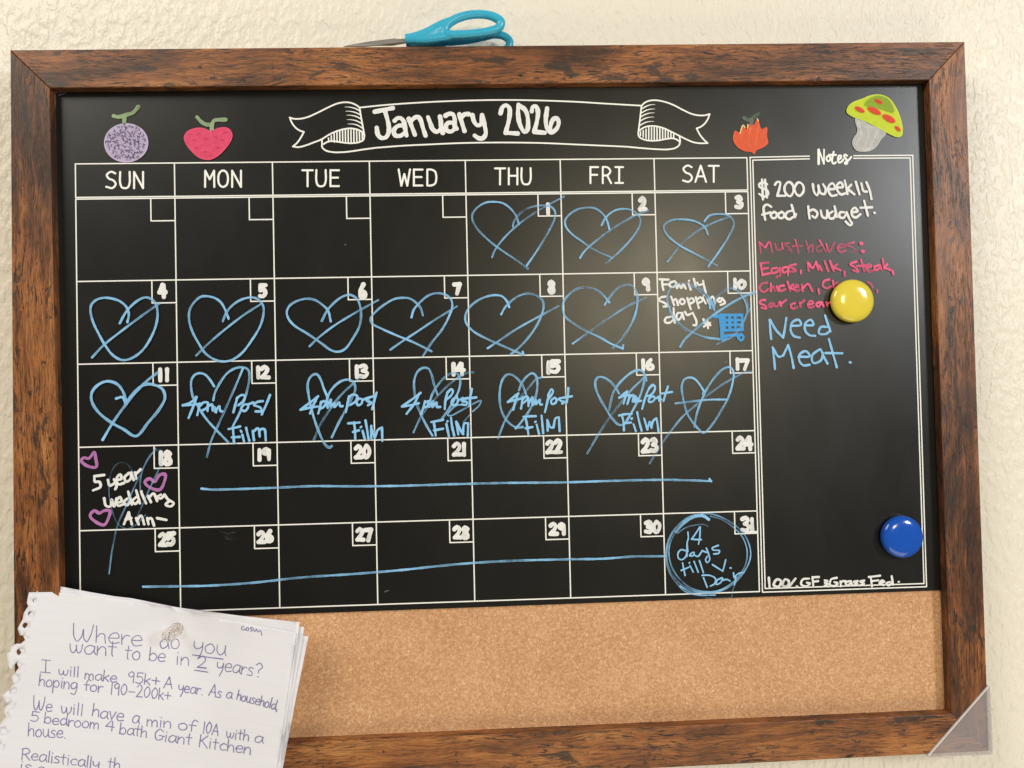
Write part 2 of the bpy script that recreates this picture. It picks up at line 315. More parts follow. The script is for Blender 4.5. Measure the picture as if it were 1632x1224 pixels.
# ------------------------------------------------------------------ data (board metres * 1e5, X right, Z up)
MARKS=[
["weekday_heading","print",0,"",[["S",142,100,0,[-21686,15827,-21975,15955,-22294,15723,-22148,15464,-21817,15313,-21670,15054,-21906,14776,-22338,14869]],["S",142,100,0,[-21344,15934,-21354,15124,-21233,14813,-21025,14752,-20816,14809,-20688,15117,-20677,15928]],["S",142,100,0,[-20376,14745,-20361,15924]],["S",142,100,0,[-20361,15924,-19743,14738]],["S",142,100,0,[-19743,14738,-19727,15918]]]],
["weekday_heading","print",0,"",[["S",142,100,0,[-15343,14781,-15309,15965]],["S",142,100,0,[-15309,15965,-15004,15333]],["S",142,100,0,[-15004,15333,-14680,15959]],["S",142,100,0,[-14680,15959,-14681,14774]],["S",142,100,0,[-14035,15968,-14286,15807,-14392,15364,-14299,14918,-14053,14767,-13802,14913,-13696,15356,-13788,15802,-14035,15968]],["S",142,100,0,[-13407,14760,-13389,15946]],["S",142,100,0,[-13389,15946,-12777,14754]],["S",142,100,0,[-12777,14754,-12758,15940]]]],
["weekday_heading","print",0,"",[["S",142,100,0,[-8353,15928,-7600,15920]],["S",142,100,0,[-7977,15924,-7997,14748]],["S",142,100,0,[-7341,15932,-7356,15113,-7236,14799,-7027,14737,-6817,14795,-6686,15106,-6671,15926]],["S",142,100,0,[-6328,15922,-6350,14730]],["S",142,100,0,[-6329,15908,-5716,15901]],["S",142,100,0,[-6338,15363,-5793,15358]],["S",142,100,0,[-6349,14745,-5737,14738]]]],
["weekday_heading","print",0,"",[["S",142,100,0,[-1379,15920,-1205,14721]],["S",142,100,0,[-1205,14721,-973,15579]],["S",142,100,0,[-973,15579,-776,14716]],["S",142,100,0,[-776,14716,-554,15912]],["S",142,100,0,[-271,15909,-295,14711]],["S",142,100,0,[-271,15894,357,15888]],["S",142,100,0,[-282,15347,277,15341]],["S",142,100,0,[-295,14726,333,14719]],["S",142,100,0,[709,15884,685,14715]],["S",142,100,0,[709,15884,985,15882,1266,15744,1360,15293,1248,14844,961,14712,685,14715]]]],
["weekday_heading","print",0,"",[["S",142,100,0,[5674,15928,6419,15921]],["S",142,100,0,[6046,15925,6020,14736]],["S",142,100,0,[6691,15933,6664,14729]],["S",142,100,0,[7321,15927,7293,14722]],["S",142,100,0,[6679,15369,7308,15362]],["S",142,100,0,[7635,15924,7616,15095,7733,14778,7939,14715,8147,14773,8279,15089,8298,15918]]]],
["weekday_heading","print",0,"",[["S",142,100,0,[12736,15968,12706,14758]],["S",142,100,0,[12736,15953,13309,15947]],["S",142,100,0,[12722,15378,13230,15373]],["S",142,100,0,[13657,15959,13626,14748]],["S",142,100,0,[13656,15944,13980,15933,14215,15650,14005,15350,13641,15323]],["S",142,100,0,[13964,15320,14249,14741]],["S",142,100,0,[14878,15932,14848,14750]],["S",142,100,0,[14594,15935,15162,15929]],["S",142,100,0,[14564,14753,15131,14747]]]],
["weekday_heading","print",0,"",[["S",142,100,0,[20307,15874,20015,16006,19687,15766,19832,15498,20165,15343,20310,15075,20066,14789,19629,14885]],["S",142,100,0,[20554,14768,20994,15982]],["S",142,100,0,[20994,15982,21366,14760]],["S",142,100,0,[20718,15185,21225,15180]],["S",142,100,0,[21594,15961,22356,15953]],["S",142,100,0,[21975,15957,21941,14754]]]],
["ribbon_banner","print",0,"",[["S",114,100,0,[-9199,19802,-8921,19712,-8456,19702,-7921,19820,-7249,20107,-6441,20509,-5768,20797,-5231,20895,-4763,20852,-4365,20679,-4134,20494]],["S",114,100,0,[-9199,19802,-9027,19374,-8766,19033,-8470,18828,-8192,18738]],["S",114,100,0,[-8192,18738,-8446,18286,-8719,17916,-9009,17675]],["S",114,100,0,[-9009,17675,-8624,17624,-8090,17742,-7554,17940,-6950,18172,-6343,18540,-5805,18773,-5267,18925,-4798,18969,-4331,18884,-4000,18705,-3817,18418]],["S",114,100,0,[-4134,20494,-4033,19779,-3925,19099,-3817,18418]],["S",114,100,0,[-3817,18418,-3910,18113,-4282,17933,-4885,17884,-5552,17957,-6085,18043,-6486,17999,-6789,17832]],["S",114,100,0,[-6897,18172,-6903,17833,-6893,17596,-6631,17356,-6099,17230,-5432,17224,-4762,17286,-3890,17414,-2882,17541]],["S",87,100,1,[-5204,20549,-4836,20533,-4436,20428,-4118,20242]],["S",87,100,1,[-5163,20236,-4842,20227,-4442,20136,-4096,19970]],["S",87,100,1,[-5101,19950,-4780,19934,-4380,19836,-4049,19657]],["S",87,100,1,[-5067,19617,-4753,19608,-4386,19524,-4015,19331]],["S",87,100,1,[-5026,19297,-4725,19295,-4325,19204,-3981,19004]],["S",101,100,0,[-6428,18270,-6418,18087]],["S",101,100,0,[-6221,18444,-6214,18085]],["S",101,100,0,[-6014,18619,-6013,17975]],["S",101,100,0,[-5808,18794,-5809,17973]],["S",101,100,0,[-5603,18853,-5605,17971]],["S",101,100,0,[-5399,18852,-5401,17970]],["S",101,100,0,[-5195,18850,-5198,17968]],["S",101,100,0,[-4991,18849,-4994,17966]],["S",101,100,0,[-4787,18847,-4790,17965]],["S",101,100,0,[-4583,18846,-4586,17963]],["S",101,100,0,[-4379,18817,-4381,18015]],["S",101,100,0,[-4177,18720,-4176,18068]],["S",101,100,0,[-3974,18624,-3970,18121]],["S",110,100,0,[-4092,20499,-1988,20695,764,20863,3528,20963,6301,20993,9084,20939,11878,20819,13745,20691,16604,20509]],["S",110,100,0,[-2917,17532,-1133,17655,700,17732,3460,17825,6230,17835,9010,17779,11800,17639,15538,17443]],["S",114,100,0,[21774,19844,21423,19756,21005,19745,20451,19853,19764,20169,19080,20533,18393,20787,17772,20901,17286,20877,16936,20740,16667,20500]],["S",114,100,0,[21774,19844,21623,19464,21334,19084,21050,18879,20755,18777]],["S",114,100,0,[20755,18777,20999,18290,21301,17907,21559,17663]],["S",114,100,0,[21559,17663,21086,17653,20531,17727,19982,17953,19434,18234,18818,18550,18270,18810,17720,18952,17236,18976,16818,18876,16467,18657]],["S",114,100,0,[16667,20500,16565,19775,16464,19085,16365,18465]],["S",114,100,0,[16365,18465,16420,18189,16794,17965,17345,17877,17900,17901,18456,18000,18943,18044,19286,17924,19476,17749]],["S",114,100,0,[19447,18199,19492,17818,19415,17542,19131,17324,18574,17218,17951,17224,16915,17302,15537,17437]],["S",87,100,1,[17694,20577,17347,20565,17033,20463,16717,20292]],["S",87,100,1,[17671,20252,17339,20240,16990,20146,16653,19968]],["S",87,100,1,[17636,19962,17331,19957,16948,19856,16604,19671]],["S",87,100,1,[17586,19644,17288,19639,16905,19552,16554,19361]],["S",87,100,1,[17577,19319,17245,19315,16862,19221,16490,19016]],["S",101,100,0,[16533,18547,16525,18257]],["S",101,100,0,[16743,18642,16730,18159]],["S",101,100,0,[16953,18737,16935,18060]],["S",101,100,0,[17164,18859,17139,17934]],["S",101,100,0,[17371,18858,17347,17933]],["S",101,100,0,[17579,18856,17554,17931]],["S",101,100,0,[17786,18855,17762,17929]],["S",101,100,0,[17994,18853,17969,17928]],["S",101,100,0,[18201,18796,18178,17954]],["S",101,100,0,[18405,18684,18387,17979]],["S",101,100,0,[18610,18572,18595,18005]],["S",101,100,0,[18815,18460,18804,18031]],["S",101,100,0,[19020,18348,19013,18057]]]],
["month_title","white",2,"",[["S",316,100,0,[-3033,20167,-1718,20431]],["S",316,100,0,[-2293,20244,-2044,19221,-2041,18676,-2264,18270,-2600,18239,-2830,18479,-2908,18989]],["S",316,100,0,[-1602,19490,-1430,19659,-1160,19691,-930,19417,-840,18872,-749,18394]],["S",316,100,0,[-870,19076,-1238,19147,-1579,18945,-1685,18674,-1556,18400,-1186,18384,-879,18599]],["S",316,100,0,[-556,19619,-365,19072,-141,18457]],["S",316,100,0,[-425,19414,-116,19718,155,19751,318,19477,443,18998,633,18383]],["S",316,100,0,[843,19746,1034,19198,1162,18856,1462,18649,1736,18852,1780,19330,1722,19774]],["S",316,100,0,[1743,19193,1900,18578]],["S",316,100,0,[2129,19839,2368,19974,2672,19938,2799,19527,2789,19049,2921,18877]],["S",316,100,0,[2693,19323,2286,19292,2111,18986,2240,18712,2544,18675,2820,18912]],["S",316,100,0,[3146,19935,3335,19250,3493,18702]],["S",316,100,0,[3276,19661,3519,19932,3824,19944]],["S",316,100,0,[4094,19860,4219,19380,4451,19105,4725,19206,4807,19855]],["S",316,100,0,[4807,19855,4992,19033,5048,18485,4837,18158,4532,18147,4231,18354]],["S",316,100,0,[6170,19983,6316,20428,6592,20597,6826,20390,6809,19636,6512,18542]],["S",316,100,0,[6512,18542,7396,18480]],["S",316,100,0,[7513,20626,7464,19974,7581,19151,7910,18599,8118,18735,8143,19833,7949,20280,7512,20592]],["S",316,100,0,[8477,20119,8567,20448,8807,20481,8935,20102,8851,19416,8626,18594]],["S",316,100,0,[8626,18594,9410,18519]],["S",316,100,0,[9624,20338,9502,19480,9557,18930,9856,18550,10237,18753,10453,19198,10359,19577,10085,19544,9870,19134,9790,18654]]]],
["notes_heading","print",0,"",[["S",192,100,0,[29975,17094,29942,16038]],["S",119,100,0,[29994,17093,30134,16677,30273,16223,30342,16015]],["S",119,100,0,[30384,17109,30343,16034]],["S",146,100,0,[30820,16614,30628,16597,30546,16409,30655,16220,30810,16294,30846,16482,30743,16615]],["S",146,100,0,[31117,16933,31008,16518,30978,16179,31088,16027,31264,16138]],["S",146,100,0,[30746,16702,31282,16697]],["S",146,100,0,[31423,16326,31657,16474,31663,16644,31509,16627,31425,16401,31493,16117,31686,16172,31845,16359]],["S",146,100,0,[32121,16621,31990,16717,31891,16605,32038,16395,32145,16168,32063,15999,31931,16038,32011,16169,32226,16280,32444,16524]]]],
["notes_border","print",0,"",[["L",87,100,0,[24738,16572,29248,16620]],["L",87,100,0,[32637,16623,37180,16615]],["L",87,100,0,[24936,16358,29242,16417]],["L",87,100,0,[32631,16424,36965,16412]],["L",87,100,0,[24738,16572,24725,-15741]],["L",87,100,0,[24936,16358,24935,-15480]],["L",87,100,0,[37180,16615,37142,-15750]],["L",87,100,0,[36965,16412,36958,-15511]],["L",87,100,0,[24725,-15741,37142,-15750]],["L",87,100,0,[24935,-15480,36958,-15511]]]],
["heart_doodle","blue",4,"",[["S",133,71,0,[7337,11762,7140,12374,6730,12936,6210,13314,5632,13427,4945,13382,4305,13019,3936,12520,3942,12097,4322,11404,5146,10546,5923,9927,6962,9197,7923,8468]],["S",133,66,0,[6884,11582,6972,11952,7354,12478,7946,12895,8639,13089,9276,13118,9751,13006,10019,12657,9969,12126,9551,11281,8779,10018,7849,8707]],["S",122,60,0,[5304,9354,5553,9905,6259,10795,7230,11684,8414,12518,9596,13194,10726,13767]]]],
["heart_doodle","blue",4,"",[["S",133,68,0,[14019,11302,13798,12078,13437,12562,12964,12861,12379,12922,11683,12797,11088,12432,10759,12010,10801,11531,11213,10994,11997,10398,12729,9856,14152,9186]],["S",133,63,0,[13439,11603,13746,12132,14347,12631,15047,12799,15687,12695,16160,12369,16353,11939,16187,11354,15576,10508,14807,9719,13715,8777]],["S",122,58,0,[11781,9205,12139,9705,13174,10594,14478,11483,15781,12213,16973,12679]]]],
["heart_doodle","blue",4,"",[["S",133,71,0,[21360,10828,21132,11373,20416,11805,19450,11962,18600,11888,18080,11473,18270,10869,19156,10075,20229,9458,21963,8506]],["S",133,66,0,[21120,11796,21521,12213,22254,12325,22981,12195,23331,11647,22938,10686,22048,9372,21317,8419]],["S",122,60,0,[18275,8826,19275,10014,20392,10961,21625,11608,23102,12157]]]],
["heart_doodle","blue",4,"",[["S",165,90,0,[-20926,5074,-20822,5626,-20967,6127,-21395,6550,-21987,6782,-22581,6847,-23068,6717,-23423,6391,-23509,5951,-23356,5174,-22989,4339,-22514,3446,-21983,2718,-21447,2387,-21014,2367,-20471,2577,-19869,3062,-19316,3882,-18924,4816,-18803,5701,-18930,6369,-19278,6735,-19657,6825,-20093,6666,-20586,6287,-21025,5796,-21468,5001]],["S",165,84,0,[-20926,5074,-20914,5157]],["S",152,76,0,[-23440,2582,-22622,3448,-21422,4392,-20110,5364,-18658,6392]]]],
["heart_doodle","blue",4,"",[["S",156,86,0,[-13782,5193,-13939,5669,-14285,6344,-14717,6685,-15261,6834,-15699,6813,-16140,6487,-16502,5937,-16584,5217,-16388,4380,-15911,3427,-15485,2753,-14891,2297,-14239,2106,-13581,2215,-12862,2700,-12135,3632,-11515,4678,-11281,5566,-11327,6125,-11704,6578,-12141,6697,-12802,6569,-13410,6217,-13912,5669,-14195,5006]],["S",156,79,0,[-13782,5193,-13792,5277]],["S",143,72,0,[-16115,2572,-15312,3360,-13874,4555,-12544,5533,-11407,6238]]]],
["heart_doodle","blue",4,"",[["S",156,84,0,[-6491,4865,-6670,5652,-7105,6107,-7652,6453,-8259,6530,-8924,6363,-9426,6036,-9626,5593,-9497,5088,-9064,4577,-8137,3973,-7155,3256,-6501,2768,-6005,2646,-5503,2832,-4878,3659,-4419,4491,-4292,5329,-4442,6229,-4713,6599,-5098,6773,-5600,6642,-6161,6259,-6726,5653,-7126,4904]],["S",156,77,0,[-6491,4865,-6500,4949]],["S",143,70,0,[-8042,3078,-7369,3707,-6191,4579,-4903,5340,-3049,6346]]]],
["heart_doodle","blue",4,"",[["S",151,84,0,[175,5164,29,5702,-298,6101,-739,6419,-1240,6483,-1855,6409,-2531,6056,-3210,5534,-3608,5036,-3505,4642,-2899,4294,-1796,3768,-579,3239,748,2539]],["S",151,77,0,[-655,5039,-476,5598,39,6180,608,6621,1227,6780,1842,6656,2228,6340,2329,5830,2089,5102,1565,4154,761,3157,126,2214]],["S",139,70,0,[-2234,2711,-1641,3120,-228,4019,1189,4921,2665,5796]]]],
["heart_doodle","blue",4,"",[["S",151,81,0,[6487,5673,6327,6100,5968,6474,5463,6567,4840,6465,4101,6138,3527,5640,3262,5081,3335,4515,3828,3942,4828,3359,5832,2888,6725,2476,7451,2151]],["S",151,75,0,[5882,5146,6176,5650,6695,6150,7269,6508,7838,6640,8458,6516,8903,6169,9017,5713,8819,4980,8345,4083,7645,3192,6952,2528,6521,2209]],["S",139,68,0,[4841,2682,5612,3175,6987,4052,8361,4790,10112,5694]],["S",136,76,0,[7400,2377,7463,2150]]]],
["heart_doodle","blue",4,"",[["S",151,68,0,[13871,5884,13428,6432,12811,6870,12130,7023,11559,6947,10981,6587,10542,6084,10415,5519,10599,4891,11211,4370,12164,3785,13121,3312,13908,2843,14783,2457]],["S",151,63,0,[13524,5720,13939,6310,14526,6927,15162,7173,15618,7080,15920,6561,15959,5877,15732,4856,15191,3841,14599,3057,14043,2528]],["S",139,58,0,[11090,2898,11987,3504,13610,4610,15062,5494,16599,6208]],["S",136,65,0,[14783,2457,14830,2740]]]],
["heart_doodle","blue",4,"",[["S",192,95,0,[-21783,-386,-21350,-307,-21097,-798]],["S",192,88,0,[-21097,-798,-21260,-1,-21684,626,-22372,862,-22978,655,-23458,137,-23508,-479,-23087,-1280,-22149,-2095,-21293,-2599,-20435,-3105,-19558,-2157,-18766,-1205,-18365,-419,-18530,204,-19089,525,-19695,583,-20306,243,-21096,-710]],["S",177,80,0,[-22767,-3311,-21976,-2011,-20746,-365,-19693,759,-18861,1405]]]],
["heart_doodle","blue",4,"",[["S",156,87,0,[-14874,332,-15187,841,-15531,1204,-15907,1300,-16229,1189,-16466,839,-16503,249,-16368,-462,-16029,-1119,-15404,-2078,-14776,-2802,-13945,-3707]],["S",156,81,0,[-14947,-672,-14853,-201,-14433,618,-13899,1287,-13310,1613,-12784,1661,-12436,1464,-12356,988,-12516,102,-12763,-721,-13067,-1543,-13608,-2594]],["S",143,57,0,[-12814,1590,-13208,651,-13872,-814,-14655,-2509,-15136,-3559,-15472,-4730]]]],
["heart_doodle","blue",4,"",[["S",165,84,0,[-6828,-589,-7082,42,-7277,641,-7535,1033,-7771,1038,-8070,777,-8225,305,-8177,-350,-8018,-1304,-7714,-2440,-7321,-3517,-7037,-4058,-6746,-4273,-6568,-4159]],["S",165,77,0,[-6861,-796,-6676,-324,-6253,202,-5716,548,-5243,597,-4892,351,-4813,-128,-5091,-777,-5579,-1658,-6067,-2538,-6556,-3536]],["S",152,55,0,[-4351,816,-5132,177,-5974,-638,-6698,-1573,-7303,-2509,-7853,-3682]]]],
["heart_doodle","blue",4,"",[["S",156,76,0,[1108,-618,884,105,720,827,491,1281,134,1349,-288,1088,-538,495,-554,-282,-450,-1061,-170,-1904,287,-2870,688,-3596]],["S",156,70,0,[561,-1084,751,-550,1182,99,1792,715,2275,944,2631,817,2789,363,2666,-353,2292,-1064,1859,-1772,1429,-2360]],["S",143,50,0,[3771,942,3352,921,2747,664,1958,82,1105,-737,312,-1616,-117,-2204,-674,-3324]]]],
["heart_doodle","blue",4,"",[["S",156,78,0,[7562,-702,7335,-96,6985,393,6571,703,6271,739,5965,505,5743,-1,5637,-719,5678,-1561,5902,-2286,6310,-2836,6844,-3149,7266,-3129]],["S",156,72,0,[7056,-451,7279,86,7652,559,8079,791,8345,544,8421,-60,8314,-779,8026,-1495,7649,-2147,7091,-2855,6752,-3218]],["S",143,51,0,[8766,475,8371,363,7814,-227,7134,-993,6452,-1879,5953,-2707,5445,-3924]]]],
["heart_doodle","blue",4,"",[["S",165,78,0,[14415,-826,14153,-366,13739,96,13259,379,12895,386,12707,149,12695,-334,12978,-1126,13443,-1981,13911,-2717,14326,-3119,14691,-3128,15005,-2743,15514,-1909,15963,-1072,16261,-170,16369,433,16194,770,15891,867,15399,696,14777,225,14276,-309,13958,-846,13654,-2047]],["S",165,72,0,[16481,67,16400,463]],["S",152,51,0,[16398,372,15866,-101,15241,-693,14487,-1583,13859,-2353,12915,-3657,11968,-5169]]]],
["heart_doodle","blue",4,"",[["S",151,76,0,[20761,-850,20377,-228,20022,141,19660,220,19292,84,19097,-380,19148,-1174,19442,-2405,20000,-3282,20640,-3873,21314,-3241,21999,-2248,22538,-1322,22898,-247,22994,547,22748,913,22307,850,21708,357,21101,-424,20562,-1422,20170,-2422,19960,-3425]],["S",151,70,0,[20761,-850,20647,-991]],["S",139,50,0,[24351,554,23837,529,23019,148,21978,-443,20935,-1142,20263,-1703,19070,-2684,17568,-4516,16549,-6031]],["S",136,72,0,[18589,-1665,19465,-1577,21072,-1448,22497,-1466]]]],
["heart_doodle","blue",4,"",[["S",119,55,0,[21689,5158,21533,5790,21033,6485,20411,6953,19668,7194,18975,7148,18448,6814,18192,6304,18270,5561,18624,4812,19180,4118,19972,3589,20941,3200,22091,3035]],["S",119,55,0,[21461,5276,21193,6024,20688,6548,20236,6899,19893,6990]],["S",119,55,0,[21633,5216,21829,6013,22304,6464,23125,6794,23691,6326,24077,5631,24115,4943,23834,4260,23380,3582,22786,3078,22202,2861]],["S",119,55,0,[18355,5502,18342,5046,18840,4295,19345,3829,20028,3531,21169,3110,22032,2979]],["S",146,70,0,[21347,5335,21423,5963,21636,5330,21768,5900]],["S",101,35,0,[21832,6128,22425,6633,23192,7108,23754,6497,24196,5744,24108,4713,23502,3808,22611,3025,21791,2641]],["S",101,35,0,[24384,5224,24048,4657]],["S",156,80,0,[19050,2523,19440,3086,20148,3700,21209,4537,22387,5317,23565,5984,24798,6479]]]],
["heart_doodle","blue",4,"",[["S",69,35,0,[-20474,-6148,-20726,-5614,-21065,-5121,-21408,-4963,-21841,-5101,-22193,-5662,-22358,-6535,-22344,-7500,-22141,-8470,-21806,-9268,-21209,-9680,-20603,-9479,-19817,-8713]],["S",101,40,0,[-20182,-6946,-20127,-5981,-19769,-5023,-19240,-4289,-18718,-4126,-18550,-4527,-18822,-5400,-19445,-6703,-20156,-8264,-20379,-8784]],["S",101,45,0,[-19063,-4029,-19769,-5023,-20479,-6499,-21189,-8059,-21809,-9443,-22172,-11008,-22435,-12834]]]],
["handwritten_reminder","blue",5,"blue handwriting saying 4pm Post Film",[["S",165,100,0,[-16164,-408,-16254,-583,-16664,-839,-17101,-977]],["S",165,100,0,[-17101,-977,-16550,-960,-16026,-913]],["S",165,100,0,[-16106,-409,-16378,-1111,-16708,-1900]],["S",165,100,0,[-15910,-886,-15973,-1239,-16096,-1708]],["S",165,100,0,[-15912,-1063,-15618,-804,-15328,-840,-15420,-1192,-15743,-1391]],["S",165,100,0,[-15329,-899,-15366,-1430]],["S",165,100,0,[-15302,-1077,-15039,-965,-14988,-1439,-14867,-1146,-14757,-1533]],["S",165,100,0,[-14814,-1502,-14517,-1095,-14464,-1451,-14319,-1484]],["S",165,100,0,[-13226,-474,-13380,-1003,-13534,-1561]],["S",165,100,0,[-13286,-591,-12932,-333,-12700,-427,-12822,-779,-13176,-1067]],["S",165,100,0,[-12534,-1022,-12826,-1075,-12977,-1367,-12716,-1492,-12478,-1201,-12534,-1022]],["S",165,100,0,[-12475,-1024,-12123,-884]],["S",165,100,0,[-11420,-811,-11830,-861,-12067,-1063,-11603,-1281,-11548,-1519,-11958,-1539]],["S",165,100,0,[-10915,-378,-11190,-1053,-11523,-1756]],["S",165,100,0,[-13902,-2764,-13493,-2685,-13083,-2595]],["S",165,100,0,[-13581,-2712,-13549,-3304,-13521,-3777]],["S",165,100,0,[-13678,-3360,-13124,-3344]],["S",165,100,0,[-13030,-2903,-12985,-2993]],["S",165,100,0,[-12918,-3201,-12809,-3706]],["S",165,100,0,[-12648,-2706,-12539,-3211,-12429,-3627]],["S",165,100,0,[-12184,-2924,-12107,-3606]],["S",165,100,0,[-12127,-2984,-11802,-2756,-11694,-3350]],["S",165,100,0,[-11694,-3350,-11658,-2878,-11365,-2825,-11261,-3656]]]],
["handwritten_reminder","blue",5,"blue handwriting saying 4pm Post Film",[["S",165,100,0,[-7475,-544,-7862,-833,-8755,-1495]],["S",165,100,0,[-8755,-1495,-8107,-1362,-7517,-1286]],["S",165,100,0,[-7565,-661,-7870,-1248,-8085,-1778]],["S",165,100,0,[-7276,-965,-7372,-1379,-7497,-1792]],["S",165,100,0,[-7338,-1142,-7099,-910,-6924,-1032,-7106,-1325,-7403,-1497]],["S",165,100,0,[-6862,-855,-6813,-1392]],["S",165,100,0,[-6748,-1096,-6566,-803,-6605,-1337,-6335,-1046,-6340,-1343]],["S",165,100,0,[-6281,-1344,-5981,-1024,-5927,-1293,-5750,-1297]],["S",165,100,0,[-5264,-594,-5393,-1186,-5522,-1749]],["S",165,100,0,[-5327,-771,-5026,-480,-4674,-607,-4798,-962,-5217,-1250]],["S",165,100,0,[-4559,-789,-4741,-1023,-4627,-1264,-4388,-1150,-4323,-854,-4559,-789]],["S",165,100,0,[-4325,-913,-3966,-742,-3372,-637]],["S",165,100,0,[-3789,-746,-4029,-920,-3677,-1107,-3917,-1280]],["S",165,100,0,[-3278,-370,-3468,-992,-3627,-1585]],["S",165,100,0,[-5359,-2555,-4532,-2516]],["S",165,100,0,[-4945,-2506,-4884,-3043,-4879,-3697]],["S",165,100,0,[-5017,-3188,-4601,-3079]],["S",165,100,0,[-4479,-2874,-4419,-2816]],["S",165,100,0,[-4336,-3116,-4199,-3684]],["S",165,100,0,[-4115,-2377,-4010,-3064,-3933,-3691]],["S",165,100,0,[-3709,-2774,-3727,-3725]],["S",165,100,0,[-3711,-2893,-3488,-3612]],["S",165,100,0,[-3459,-3613,-3241,-3083,-2942,-2911]],["S",165,100,0,[-2942,-2911,-2931,-3894]]]],
["handwritten_reminder","blue",5,"blue handwriting saying 4pm Post Film",[["S",165,100,0,[-111,-471,-745,-935,-1468,-1426]],["S",165,100,0,[-1468,-1426,-873,-1350,-245,-1215]],["S",165,100,0,[-202,-529,-573,-1237,-1152,-1970]],["S",165,100,0,[204,-1076,75,-1551,-113,-2025]],["S",165,100,0,[141,-1254,442,-1081,375,-1438,75,-1551]],["S",165,100,0,[501,-1142,493,-1501,800,-1089,731,-1536,1036,-1185,1059,-1514,1298,-1520]],["S",165,100,0,[1888,-396,1697,-990,1622,-1677]],["S",165,100,0,[1826,-514,2130,-251,2246,-404,2060,-759,1756,-992]],["S",165,100,0,[2538,-770,2173,-1061,2166,-1390,2465,-1367,2592,-1011,2477,-828]],["S",165,100,0,[2651,-1072,2953,-899]],["S",165,100,0,[3312,-907,2951,-1019,2888,-1137,3246,-1205,3182,-1413,2883,-1377]],["S",165,100,0,[3626,-255,3493,-851,3419,-1509]],["S",165,100,0,[3131,-963,3941,-891]],["S",165,100,0,[619,-2609,1068,-2531,1487,-2451]],["S",165,100,0,[799,-2584,877,-3123,927,-3602]],["S",165,100,0,[815,-3211,1473,-3108]],["S",165,100,0,[1782,-2607,1813,-2560]],["S",165,100,0,[1719,-2785,1879,-3656]],["S",165,100,0,[2057,-2315,2132,-2975,2268,-3635]],["S",165,100,0,[2438,-2623,2568,-3553]],["S",165,100,0,[2525,-2745,2781,-3349,2927,-3532]],["S",165,100,0,[2897,-3531,3033,-2757,3302,-2763]],["S",165,100,0,[3302,-2763,3252,-3690]]]],
["handwritten_reminder","blue",5,"",[["S",110,75,0,[2853,-1406,2524,-1428,2099,-1718,1822,-2130,2090,-2166,2633,-1910,3298,-1566,3904,-1250,4265,-1138,4138,-1465,3650,-1903]],["S",69,35,0,[3466,-2109,2915,-2694]]]],
["handwritten_reminder","blue",5,"blue handwriting saying 4pm Post Film",[["S",160,100,0,[7021,-660,6654,-922,6225,-1273]],["S",160,100,0,[6225,-1273,6649,-1163,7193,-1055]],["S",160,100,0,[6991,-690,6766,-1286,6603,-1852]],["S",160,100,0,[7316,-937,7245,-1417,7176,-1776]],["S",160,100,0,[7282,-1117,7618,-884,7674,-1066,7305,-1418]],["S",160,100,0,[7736,-1007,7722,-1608]],["S",160,100,0,[7756,-1428,8039,-954,8025,-1555,8276,-1140,8267,-1500]],["S",160,100,0,[8329,-1441,8577,-1146,8568,-1507,8719,-1511]],["S",160,100,0,[9251,-740,9116,-1339,8917,-2087]],["S",160,100,0,[9187,-859,9440,-413,9557,-566,9367,-923,9118,-1219]],["S",160,100,0,[9666,-1051,9389,-1285,9444,-1497,9718,-1413,9784,-1174,9666,-1051]],["S",160,100,0,[9783,-1234,10027,-1119]],["S",160,100,0,[10331,-1066,9967,-1118,10144,-1302,10384,-1368,10200,-1484]],["S",160,100,0,[10681,-350,10638,-892,10534,-1402]],["S",160,100,0,[10210,-1063,10939,-959]],["S",160,100,0,[7343,-2380,7765,-2360,8247,-2353]],["S",160,100,0,[7493,-2414,7599,-3047,7674,-3679]],["S",160,100,0,[7474,-3224,7988,-3146]],["S",160,100,0,[8177,-2790,8238,-2750]],["S",160,100,0,[8293,-2973,8457,-3668]],["S",160,100,0,[8670,-2321,8715,-2954,8760,-3616]],["S",160,100,0,[9084,-2662,9096,-3444]],["S",160,100,0,[9113,-2723,9313,-3208,9524,-3214]],["S",160,100,0,[9524,-3214,9691,-2556,9934,-2472]],["S",160,100,0,[9934,-2472,9970,-3495]]]],
